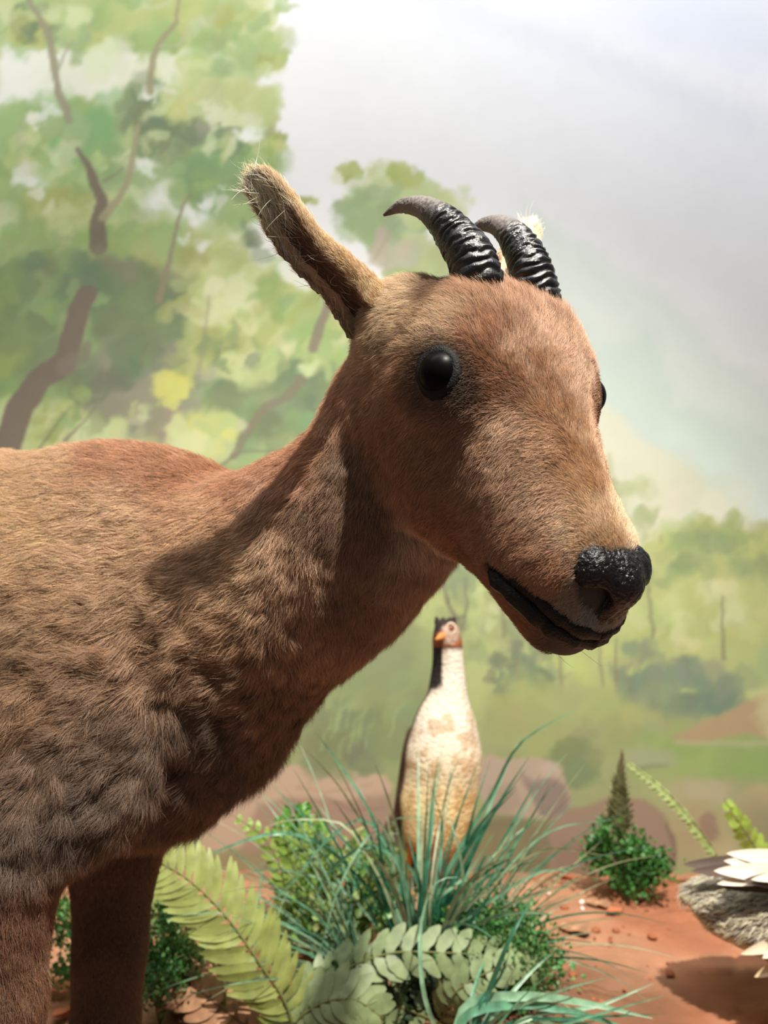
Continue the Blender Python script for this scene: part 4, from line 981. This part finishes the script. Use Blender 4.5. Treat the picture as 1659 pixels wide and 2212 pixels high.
# ---------------------------------------------------------------- plants
prn = random.Random(5)
def plant_mat(name, c, rough=.45, trans=.3, dark=.55, scale=60.):
    col = rgb(*c); return mat(name, col, rough, .5, noise=(scale, tuple(v * dark for v in col[:3]) + (1,), 3), trans=trans)
M_blade = [plant_mat('grass_a', (108, 166, 132), .35), plant_mat('grass_b', (60, 124, 96), .35), plant_mat('grass_c', (146, 188, 152), .35), plant_mat('grass_d', (164, 172, 132), .4)]
def ribbon(pts, wid, nrm=None, fold=.25, tip=True):
    C = spline([list(p) for p in pts], 18); n = len(C); Tn = np.gradient(C, axis=0); Tn /= np.linalg.norm(Tn, axis=1, keepdims=True)
    up = np.array(nrm if nrm is not None else (0.1, -1, .5)); V, F = [], []
    for i in range(n):
        t = i / (n - 1); s = np.cross(Tn[i], up); s /= np.linalg.norm(s) + 1e-9; u = np.cross(s, Tn[i])
        w_ = wid * (min(1, .55 + t * 2) if t < .3 else 1) * ((1 - ((t - .3) / .7) ** 2.2 * .94) if (tip and t > .3) else 1)
        V += [C[i] - s * w_ + u * fold * w_, C[i], C[i] + s * w_ + u * fold * w_]
    for i in range(n - 1):
        a = i * 3; F += [(a, a + 1, a + 4, a + 3), (a + 1, a + 2, a + 5, a + 4)]
    return V, F
def arch(root, az, length, lean, curl, n=6):
    """a blade that rises and bends over towards azimuth az"""
    pts = []; p = Vector(root); ang = lean; st = length / n
    for i in range(n + 1):
        pts.append(p.copy()); p = p + Vector((math.cos(az) * math.sin(ang), math.sin(az) * math.sin(ang), math.cos(ang))) * st; ang += curl / n
    return pts
def tuft(root, label, n, lmin, lmax, wid, lean=(.05, .75), curl=(.3, 1.5), azr=(0, 6.283), spread=.03, mats=(0, 0, 1, 2), seed=1, extra=()):
    r = random.Random(seed); e = empty('grass_tuft', root, label, 'grass')
    inv = e.matrix_world.inverted()
    def add(pts, w_, mi):
        V, F = ribbon(pts, w_, (r.uniform(-.6, .6), -1, r.uniform(-.1, .7)))
        o = mesh_obj('blade', [tuple(inv @ Vector(v)) for v in V], F, M_blade[mi], e)
    for i in range(n):
        az = r.uniform(*azr); off = Vector((math.cos(az), math.sin(az) * .7, 0)) * r.uniform(0, spread)
        L_ = r.uniform(lmin, lmax)
        add(arch(root + off, az, L_, r.uniform(*lean), r.uniform(*curl)), wid * r.uniform(.6, 1.2), mats[r.randrange(len(mats))])
    for pts, w_, mi in extra: add(pts, w_, mi)
    return e
# big tuft in front of the cream bird
TR_ = G(905, 1.10)
def tp(px, py, d): return P(px, py, d)
ex = []
for (pts, w_, mi) in (
    ([(900, 2080), (960, 1900), (1060, 1720), (1130, 1600), (1240, 1535)], .0030, 0), ([(920, 2080), (990, 1880), (1030, 1730), (1060, 1640)], .0026, 0), ([(930, 2080), (1060, 1900), (1140, 1780), (1190, 1690)], .0026, 0),
    ([(930, 2080), (1050, 1920), (1200, 1790), (1330, 1770)], .0022, 2), ([(930, 2080), (1040, 1930), (1160, 1840), (1330, 1850)], .0022, 3), ([(930, 2080), (1040, 1960), (1180, 1880), (1300, 1900)], .0022, 2),
    ([(880, 2080), (840, 1860), (780, 1720), (710, 1620), (680, 1580)], .0022, 0), ([(880, 2080), (830, 1860), (760, 1740), (700, 1660), (640, 1600)], .0018, 3), ([(880, 2070), (800, 1860), (740, 1780), (650, 1770), (560, 1790)], .0018, 3),
    ([(880, 2070), (850, 1850), (790, 1770), (700, 1820), (620, 1920), (480, 2000)], .0020, 0), ([(880, 2070), (840, 1860), (780, 1830), (700, 1900), (640, 2060), (610, 2120)], .0024, 0), ([(880, 2070), (850, 1850), (800, 1800), (740, 1900), (690, 2060)], .0022, 2),
    ([(880, 2070), (860, 1850), (790, 1830), (760, 1960), (720, 2120)], .0022, 0), ([(890, 2070), (860, 1800), (850, 1770), (880, 1766), (945, 1768)], .0018, 2), ([(890, 2070), (826, 1900), (848, 1800), (862, 1800)], .0030, 2),
    ([(900, 2080), (945, 1900), (955, 1800), (945, 1740), (930, 1700)], .0022, 1), ([(940, 2080), (1000, 1900), (978, 1790), (960, 1740)], .0028, 2), ([(910, 2080), (930, 1930), (960, 1730), (990, 1640)], .0016, 3),
    ([(870, 2070), (700, 1900), (560, 1880), (470, 1925)], .0020, 2), ([(870, 2070), (760, 1880), (600, 1800), (430, 1855), (370, 1880)], .0026, 0), ([(940, 2090), (1000, 1960), (1060, 1850), (1090, 1960), (1080, 2040)], .0022, 2),
    ([(920, 2090), (940, 1950), (960, 1930), (1000, 1900), (1030, 1930), (1060, 2080)], .0020, 2), ([(900, 2080), (870, 1930), (865, 1830), (870, 1760)], .0032, 1), ([(900, 2080), (910, 1950), (925, 1850), (940, 1760)], .0034, 1),
    ([(890, 2080), (840, 1960), (822, 1850), (815, 1770)], .0030, 1), ([(900, 2080), (905, 1960), (900, 1880), (880, 1800)], .0036, 1), ([(910, 2080), (960, 1960), (1040, 1890), (1110, 1850)], .0030, 1), ([(910, 2080), (1000, 1940), (1060, 1890), (1160, 1860)], .0026, 1)):
    n = len(pts); ex.append(([TR_ + Vector((prn.uniform(-.02, .02), prn.uniform(-.01, .01), 0))] + [P(x, y, 1.09 - .09 * (i + 1) / n + prn.uniform(-.03, .06)) for i, (x, y) in enumerate(pts[1:])], w_, mi))
tuft(TR_, 'tall blue-green grass clump rising in front of the cream-breasted bird', 70, .12, .34, .0024, (.02, .6), (.1, 1.3), spread=.034, mats=(1, 1, 0, 2, 3), seed=3, extra=ex)
# low striped grass at the bottom
TB = G(985, .90)
exb = []
for (pts, w_, mi) in (([(960, 2260), (1010, 2170), (1120, 2152), (1260, 2166), (1410, 2200)], .0050, 2), ([(960, 2270), (1000, 2200), (1120, 2170), (1250, 2190), (1380, 2230)], .0048, 0), ([(960, 2270), (1060, 2210), (1180, 2150), (1320, 2108)], .0022, 2),
    ([(960, 2270), (1080, 2220), (1250, 2200), (1438, 2190)], .0018, 1), ([(960, 2270), (1120, 2210), (1300, 2170), (1412, 2124)], .0026, 2), ([(980, 2270), (1060, 2130), (1110, 2010), (1152, 1938)], .0030, 1),
    ([(980, 2270), (1040, 2160), (1080, 2110), (1100, 2060)], .0030, 1), ([(940, 2270), (912, 2120), (918, 1960), (950, 1900), (990, 1895)], .0026, 2), ([(960, 2270), (1100, 2230), (1260, 2210), (1340, 2240)], .003, 2), ([(980, 2270), (1150, 2240), (1330, 2180), (1440, 2150)], .0016, 0)):
    n = len(pts); exb.append(([TB + Vector((prn.uniform(-.015, .015), 0, 0))] + [P(x, y, .90 + .03 * (i + 1) / n + prn.uniform(-.02, .02)) for i, (x, y) in enumerate(pts[1:])], w_, mi))
tuft(TB, 'low arching grass with broad striped blades along the bottom edge', 16, .08, .2, .0022, (.3, 1.1), (.5, 1.4), (-1.0, 1.2), .02, (0, 2, 1), 9, exb)
tuft(G(545, 1.02), 'thin pale grass between the fern and the dark leg', 14, .12, .26, .0016, (.2, 1.0), (.6, 1.6), (1.2, 4.0), .02, (0, 2, 3), 14)
tuft(G(800, 1.08), 'fan of thin pale grass blades spraying left from the tall clump', 64, .14, .34, .0012, (.15, 1.0), (.3, 1.4), (2.3, 4.1), .03, (0, 2, 3, 2), 23)
tuft(G(1010, 1.10), 'fan of thin pale grass blades spraying right from the tall clump', 44, .14, .34, .0013, (.1, 1.0), (.3, 1.5), (-.9, .8), .03, (0, 2, 3, 1), 29)
# ferns
def leaflet(L_, w_, lob=0.):
    """outline of one pinna along +x, slightly curved"""
    pts = []
    for i in range(9):
        t = i / 8; h = w_ * (math.sin(math.pi * (t * .93 + .05)) ** .55) * (1 + lob * math.sin(t * 18)); pts.append((t * L_, h, t))
    return pts
def frond(parent, path, L_, w_, m, stem_m, npair=22, taper=.85, up=(0, -.5, 1), curl=.2, start=.06, gap=1.0, lob=0., swing=.25, name='frond'):
    C = spline([list(p) for p in path], 80); Tn = np.gradient(C, axis=0); Tn /= np.linalg.norm(Tn, axis=1, keepdims=True)
    r = random.Random(len(path) * 7 + npair); V, F = [], []
    inv = parent.matrix_world.inverted()
    for k in range(npair):
        t = start + (1 - start) * k / npair; i = int(t * 79); tt = Vector(Tn[i]); u = Vector(up).normalized(); s = tt.cross(u).normalized(); u = s.cross(tt)
        sc = math.sin(math.pi * min(1, (t * taper + .18))) ** .6
        for sd in (-1, 1):
            a = .28 + r.uniform(-.08, .08) + .3 * t; d = (s * sd * math.cos(a) + tt * math.sin(a)); wv = (tt * math.cos(a) - s * sd * math.sin(a)); rl = r.uniform(-.35, .35)
            wv = (wv * math.cos(rl) + u * math.sin(rl)); b = Vector(C[i]); Ls = L_ * sc * r.uniform(.88, 1.08); o_ = len(V); nrm_ = d.cross(wv)
            for (x, h, q) in leaflet(Ls, w_ * (.55 + .45 * sc), lob):
                dz = u * (-curl * Ls * q * q + r.uniform(-.0006, .0006)); c = b + d * x + dz + tt * (swing * x * q)
                V += [tuple(inv @ (c - wv * h)), tuple(inv @ (c + nrm_ * .0006)), tuple(inv @ (c + wv * h))]
            for j in range(8):
                q = o_ + 3 * j; F += [(q, q + 1, q + 4, q + 3), (q + 1, q + 2, q + 5, q + 4)]
    o = mesh_obj(name, V, F, m, parent)
    v, f = tube_geo(C, np.linspace(.0022, .0007, 80) * (L_ / .05) ** .5, 6); mesh_obj('stem', [tuple(inv @ Vector(q)) for q in v], f, stem_m, o)
    return o
M_fern = plant_mat('fern_yellow_green', (156, 166, 92), .5, .35, .72); M_fstem = mat('fern_stem', rgb(92, 96, 44), .6)
M_fern2 = plant_mat('fern_grey_green', (134, 150, 104), .55, .25, .7); M_fern3 = plant_mat('fern_fresh', (150, 176, 84), .5, .35, .7); M_dry = plant_mat('dry_leaf', (186, 140, 104), .8, .15, .6); M_dstem = mat('dry_stem', rgb(96, 66, 44), .8)
fr = G(640, .95); e = empty('fern', fr, 'broad yellow-green fern arching beside the dark front leg', 'fern')
frond(e, [fr, P(622, 2180, .95), P(560, 2080, .95), P(480, 1970, .96), P(400, 1895, .97), P(322, 1850, .98)], .050, .0058, M_fern, M_fstem, 26, .62, (.1, -1, .45), .12)
frond(e, [fr, P(560, 2190, 1.0), P(480, 2090, 1.02), P(400, 2000, 1.04), P(330, 1930, 1.06)], .034, .008, M_fern, M_fstem, 22, .7, (.1, -1, .6), .15)
fr = G(700, .97); e = empty('fern', fr, 'grey-green fern curling up at the bottom, right of the broad fern', 'fern')
frond(e, [fr, P(640, 2210, .95), P(700, 2165, .95), P(760, 2158, .95), P(830, 2200, .95)], .036, .009, M_fern2, M_fstem, 14, .7, (.1, -1, .5), .2)
frond(e, [fr, P(650, 2190, .97), P(690, 2120, .99), P(760, 2080, 1.0), P(850, 2060, 1.0)], .026, .007, M_fern2, M_fstem, 14, .8, (0, -1, .6), .2)
fr = G(950, 1.0); e = empty('fern', fr, 'flat olive fern lying across the foot of the grass clump', 'fern')
frond(e, [fr, P(740, 2100, .99), P(830, 2062, .99), P(960, 2058, .99), P(1080, 2070, 1.0), P(1180, 2100, 1.01)], .034, .0085, M_fern2, M_fstem, 19, .7, (0, -1, .8), .25, lob=.1)
frond(e, [fr, P(1000, 2130, .97), P(1080, 2090, .98), P(1160, 2080, 1.0)], .026, .007, M_fern2, M_fstem, 12, .8, (0, -1, .8), .25)
fr = G(430, .98); e = empty('dry_fern', fr, 'dry tan fern frond curled on the clay at the bottom left', 'fern')
frond(e, [fr, P(540, 2230, .96), P(470, 2170, .97), P(410, 2130, .98), P(350, 2130, .99)], .040, .009, M_dry, M_dstem, 12, .7, (0, -1, 1), .35)
fr = G(600, 1.12); e = empty('fern', fr, 'small fresh green fern behind the broad fern tip', 'fern')
for q in ([(620, 1960), (600, 1860), (560, 1800), (500, 1760)], [(620, 1960), (640, 1860), (660, 1800), (690, 1760)], [(640, 1960), (700, 1880), (750, 1850), (790, 1840)], [(640, 1980), (640, 1900), (620, 1830), (600, 1760)]):
    frond(e, [fr] + [P(x, y, 1.12) for x, y in q], .020, .005, M_fern3, M_fstem, 16, .8, (0, -1, .6), .2)
fr = G(1560, 1.40); e = empty('fern', fr, 'pale green frond leaning left from behind the white feathers', 'fern')
frond(e, [fr, P(1548, 1850, 1.38), P(1500, 1780, 1.36), P(1440, 1712, 1.34), P(1385, 1668, 1.33), P(1348, 1640, 1.32)], .016, .0075, plant_mat('fern_pale', (168, 182, 116), .5, .3, .7), M_fstem, 26, .8, (.6, -.5, .6), .5)
fr = G(1650, 1.38); e = empty('fern', fr, 'bright yellow-green fern tip above the white feathers', 'fern')
frond(e, [fr, P(1640, 1850, 1.37), P(1612, 1800, 1.36), P(1585, 1760, 1.35), P(1564, 1725, 1.35)], .024, .0085, plant_mat('fern_lime', (168, 194, 88), .5, .35, .75), M_fstem, 11, .8, (.1, -1, .3), .1)
# bushy small-leaved plants
def bush(name, root, label, cat, cx, cy, d, rx, ry, rd, n, size, cols, seed, stems=7, hollow=.35):
    r = random.Random(seed); e = empty(name, root, label, cat); inv = e.matrix_world.inverted()
    cen = P(cx, cy, d); s_ = d / FPX; V, F = [], []; SV, SF = [], []
    tips = []
    for i in range(stems):
        a = r.uniform(0, 6.283); b = math.sqrt(r.uniform(.1, 1)); tip_ = cen + Vector((math.cos(a) * b * rx * s_, r.uniform(-rd, rd), math.sin(a) * b * ry * s_)); tips.append(tip_)
        v, f = tube_geo(spline([list(root), list((root + tip_) / 2 + Vector((r.uniform(-.01, .01), 0, .005))), list(tip_)], 10), .0014, 5); o_ = len(SV); SV += v; SF += [tuple(k + o_ for k in g) for g in f]
    mesh_obj('stem', [tuple(inv @ Vector(q)) for q in SV], SF, M_fstem, e)
    parts_ = {i: ([], []) for i in range(len(cols))}
    for i in range(n):
        tp_ = tips[r.randrange(stems)]; rr = .42 * rx * s_
        c = tp_ + Vector((r.gauss(0, rr * .6), r.gauss(0, rd * .5), r.gauss(0, rr * .6)))
        if r.random() < .3:
            t = r.random(); c = root.lerp(tp_, .4 + .6 * t) + Vector((r.gauss(0, .008), r.gauss(0, .008), r.gauss(0, .008)))
        dv = (c - root).normalized() + Vector((r.gauss(0, .6), r.gauss(0, .6), r.gauss(0, .6))); dv.normalize(); sv = dv.cross(Vector((r.gauss(0, 1), r.gauss(0, 1), r.gauss(0, 1)))).normalized(); L_ = size * r.uniform(.6, 1.3)
        V, F = parts_[r.randrange(len(cols))]; o_ = len(V); nn = dv.cross(sv) * L_ * .12
        for t, w_ in ((0, .05), (.3, .32), (.65, .34), (1, .03)):
            V += [tuple(inv @ (c + dv * t * L_ - sv * w_ * L_ + nn)), tuple(inv @ (c + dv * t * L_)), tuple(inv @ (c + dv * t * L_ + sv * w_ * L_ + nn))]
        for j in range(3):
            q = o_ + 3 * j; F += [(q, q + 1, q + 4, q + 3), (q + 1, q + 2, q + 5, q + 4)]
    for i, c in enumerate(cols):
        V, F = parts_[i]; mesh_obj('foliage', V, F, plant_mat('leaf', c, .4, .3, .6), e)
    return e
GD = [(66, 124, 54), (92, 150, 76)]; GM = [(84, 140, 74), (120, 158, 92)]; GL = [(132, 166, 76), (160, 182, 104)]
bush('leafy_shrub', G(1350, 1.34), 'dark green bushy plant under the spike on the clay', 'plant', 1355, 1845, 1.33, 66, 66, .03, 1500, .009, GD + [(62, 116, 52)], 2, 12)
bush('moss_bush', G(345, 1.0), 'fine mossy green bush beside the dark front leg', 'plant', 350, 2050, .98, 66, 80, .04, 2600, .006, GM + [(70, 124, 66)], 3, 16)
bush('moss_bush', G(1100, 1.05), 'round fine-leaved green bush right of the grass clump', 'plant', 1100, 2055, 1.05, 90, 84, .05, 3200, .007, GM + [(66, 118, 60)], 4, 18)
bush('leafy_plant', G(690, 1.16), 'bright green broad-leaved plant behind the left grass blades', 'plant', 640, 1800, 1.2, 44, 44, .02, 240, .016, [(96, 168, 60), (118, 182, 66)], 5, 8)
bush('leafy_plant', G(740, 1.12), 'tangle of yellow-green leaves left of the grass clump', 'plant', 735, 1930, 1.14, 100, 80, .05, 1300, .013, GL + [(110, 150, 70), (176, 182, 118)], 6, 22)
bush('leafy_plant', G(190, 1.06), 'leafy sprigs seen between the two front legs', 'plant', 150, 2040, 1.05, 50, 100, .03, 700, .008, GM, 8, 10)
bush('leafy_plant', G(1000, 1.14), 'dark low leaves at the root of the grass clump', 'plant', 985, 1990, 1.12, 60, 40, .03, 500, .010, GD, 9, 10)
bush('leafy_plant', G(820, .99), 'dark leaves under the olive fern', 'plant', 850, 2150, 1.02, 120, 44, .03, 1500, .010, [(44, 62, 38), (60, 84, 50)], 10, 16)
bush('leafy_plant', G(1595, 1.38), 'small yellow-green sprig under the white feathers', 'plant', 1520, 1912, 1.36, 24, 18, .01, 90, .010, [(168, 168, 50)], 12, 5)
# dark spike plant
sp = G(1338, 1.37); e = empty('spike_plant', sp, 'dark conical spike of small scales standing above the bushy plant', 'plant'); inv = e.matrix_world.inverted()
tipz = P(1344, 1616, 1.37); v, f = tube_geo([sp, sp.lerp(tipz, .5), tipz], [.005, .004, .001], 8); mesh_obj('stem', [tuple(inv @ Vector(q)) for q in v], f, mat('spike_stem', rgb(110, 92, 76), .8), e)
V, F = [], []; r = random.Random(4); b0 = P(1336, 1800, 1.37)
for k in range(150):
    t = k / 150; c = b0.lerp(tipz, t); R_ = .029 * (1 - t) ** .8 + .002; a = k * 2.39996; d = Vector((math.cos(a), math.sin(a), .7 + .5 * t)).normalized(); s = d.cross(Vector((0, 0, 1))).normalized(); L_ = R_ * r.uniform(.8, 1.15); o_ = len(V)
    for q, w_ in ((0, .05), (.4, .3), (.8, .24), (1.1, .01)): V += [tuple(inv @ (c + d * L_ * q - s * w_ * L_)), tuple(inv @ (c + d * L_ * q + Vector((0, 0, -.1 * L_)))), tuple(inv @ (c + d * L_ * q + s * w_ * L_))]
    for j in range(3):
        q = o_ + 3 * j; F += [(q, q + 1, q + 4, q + 3), (q + 1, q + 2, q + 5, q + 4)]
mesh_obj('scales', V, F, plant_mat('spike', (170, 170, 130), .6, .3, .8), e)
# ---------------------------------------------------------------- litter on the clay
def clod(name, px, d, r, c, label, cat, group, flat=.6, seed=0, mm=None):
    p = G(px, d); rs = np.random.default_rng(seed); V, F = lathe_ball(np.zeros(3), np.eye(3), (r, r * .8, r * flat), 16, 10); V = np.array(V)
    V *= (1 + .5 * (vnoise(V, 1.1 / r, seed * 3.1) - .5))[:, None]; o = mesh_obj(name, V, F, mm or mat('clod', rgb(*c), .9, .2, bump=(300., .6, .002)))
    o.location = (p.x, p.y, p.z + r * flat * .42); o.rotation_euler = (0, 0, rs.uniform(0, 6)); tag(o, label, cat, group); return o
M_peb = mat('white_pebble', rgb(226, 214, 200), .4); M_clod = mat('clay_crumb', rgb(150, 92, 64), .95, .1, bump=(300., .6, .002))
for i, (px, py) in enumerate(((1256, 1945), (1185, 1925), (1258, 1962))): clod('pebble', px, HC * FPX / (py + 6 - CY), (.0052, .0036, .004)[i], (226, 214, 200), ('white pebble on the clay, closest to the bushy plant', 'small white pebble nearest the grass blades, left of the other two', 'white pebble just in front of the one closest to the bushy plant')[i], 'pebble', 'white pebbles on the clay', .8, i, M_peb)
k = 0
for (x0, x1, y0, y1, n) in ((1120, 1300, 1890, 1960, 12), (1180, 1460, 1960, 2120, 18), (1200, 1480, 2120, 2200, 8)):
    for _ in range(n):
        px, py = prn.uniform(x0, x1), prn.uniform(y0, y1); k += 1
        clod('clay_crumb', px, HC * FPX / (py - CY), prn.choice((.002, .0025, .003, .004, .007)), None, 'crumb of orange clay lying on the open ground', 'crumb', 'clay crumbs on the open ground', .5, k + 5, M_clod)
def curled(px, py, L_, w_, ang, m, label, cat='leaf', group='dry curled leaves', seed=0):
    d = HC * FPX / (py - CY); p = G(px, d); r = random.Random(seed); V0, F = leafy(L_, w_, 6, 12, 0, .0); V = []
    for (a, b, c) in V0:
        t = c / L_ - .5; V.append((c - L_ / 2, a, L_ * .38 * t * t + abs(a) * .5 + .002 * math.sin(9 * t + a * 300)))
    o = mesh_obj('dry_leaf', V, F, m); so = o.modifiers.new('thickness', 'SOLIDIFY'); so.thickness = .0008
    o.location = p + Vector((0, 0, .003)); o.rotation_euler = (r.uniform(-.3, .3), r.uniform(-.2, .2), ang); return tag(o, label, cat, group)
M_rust = mat('rust_leaf', rgb(172, 104, 70), .8, .2)
LEAF = ['rust-coloured leaf on the clay between the two front legs', 'tan leaf at the foot of the dark front leg, bottom left', 'rust leaf beside the dry fern, right of the tan leaf', "tan leaf between the bird's feet and the grass clump root", 'rust leaf just below the orange bird feet', 'tan leaf right of the bird feet behind the grass blades', 'rust leaf half hidden left of the grass clump, below the yellow-green tangle', 'tan leaf at the right side of the grass clump root', 'rust leaf at the back of the clay below the painted boulder', 'small tan leaf left below the bushy plant', 'smallest rust leaf directly under the bushy plant', 'tan leaf on open clay right of the round green bush', 'small rust leaf at the left edge of the round green bush top', 'tan leaf lying across the dry fern', 'rust leaf at the bottom edge between the two front legs']
for i, (x, y, L_, a) in enumerate(((130, 2150, .05, .3), (390, 2190, .06, 2.), (520, 2200, .05, .8), (860, 1925, .05, 1.4), (905, 1945, .05, .5), (985, 1930, .045, 2.3), (640, 1990, .04, .4), (1015, 2010, .05, 1.1), (1225, 1900, .05, .2), (1290, 1960, .04, 2.7), (1330, 1975, .035, .6), (1240, 2020, .05, 2.6), (1150, 1990, .04, .9), (455, 2150, .06, 2.6), (150, 2200, .05, 1.2))):
    curled(x, y, L_, L_ * .24, a, M_dry if i % 2 else M_rust, LEAF[i], seed=i, group='tan fallen leaves' if i % 2 else 'rust fallen leaves')
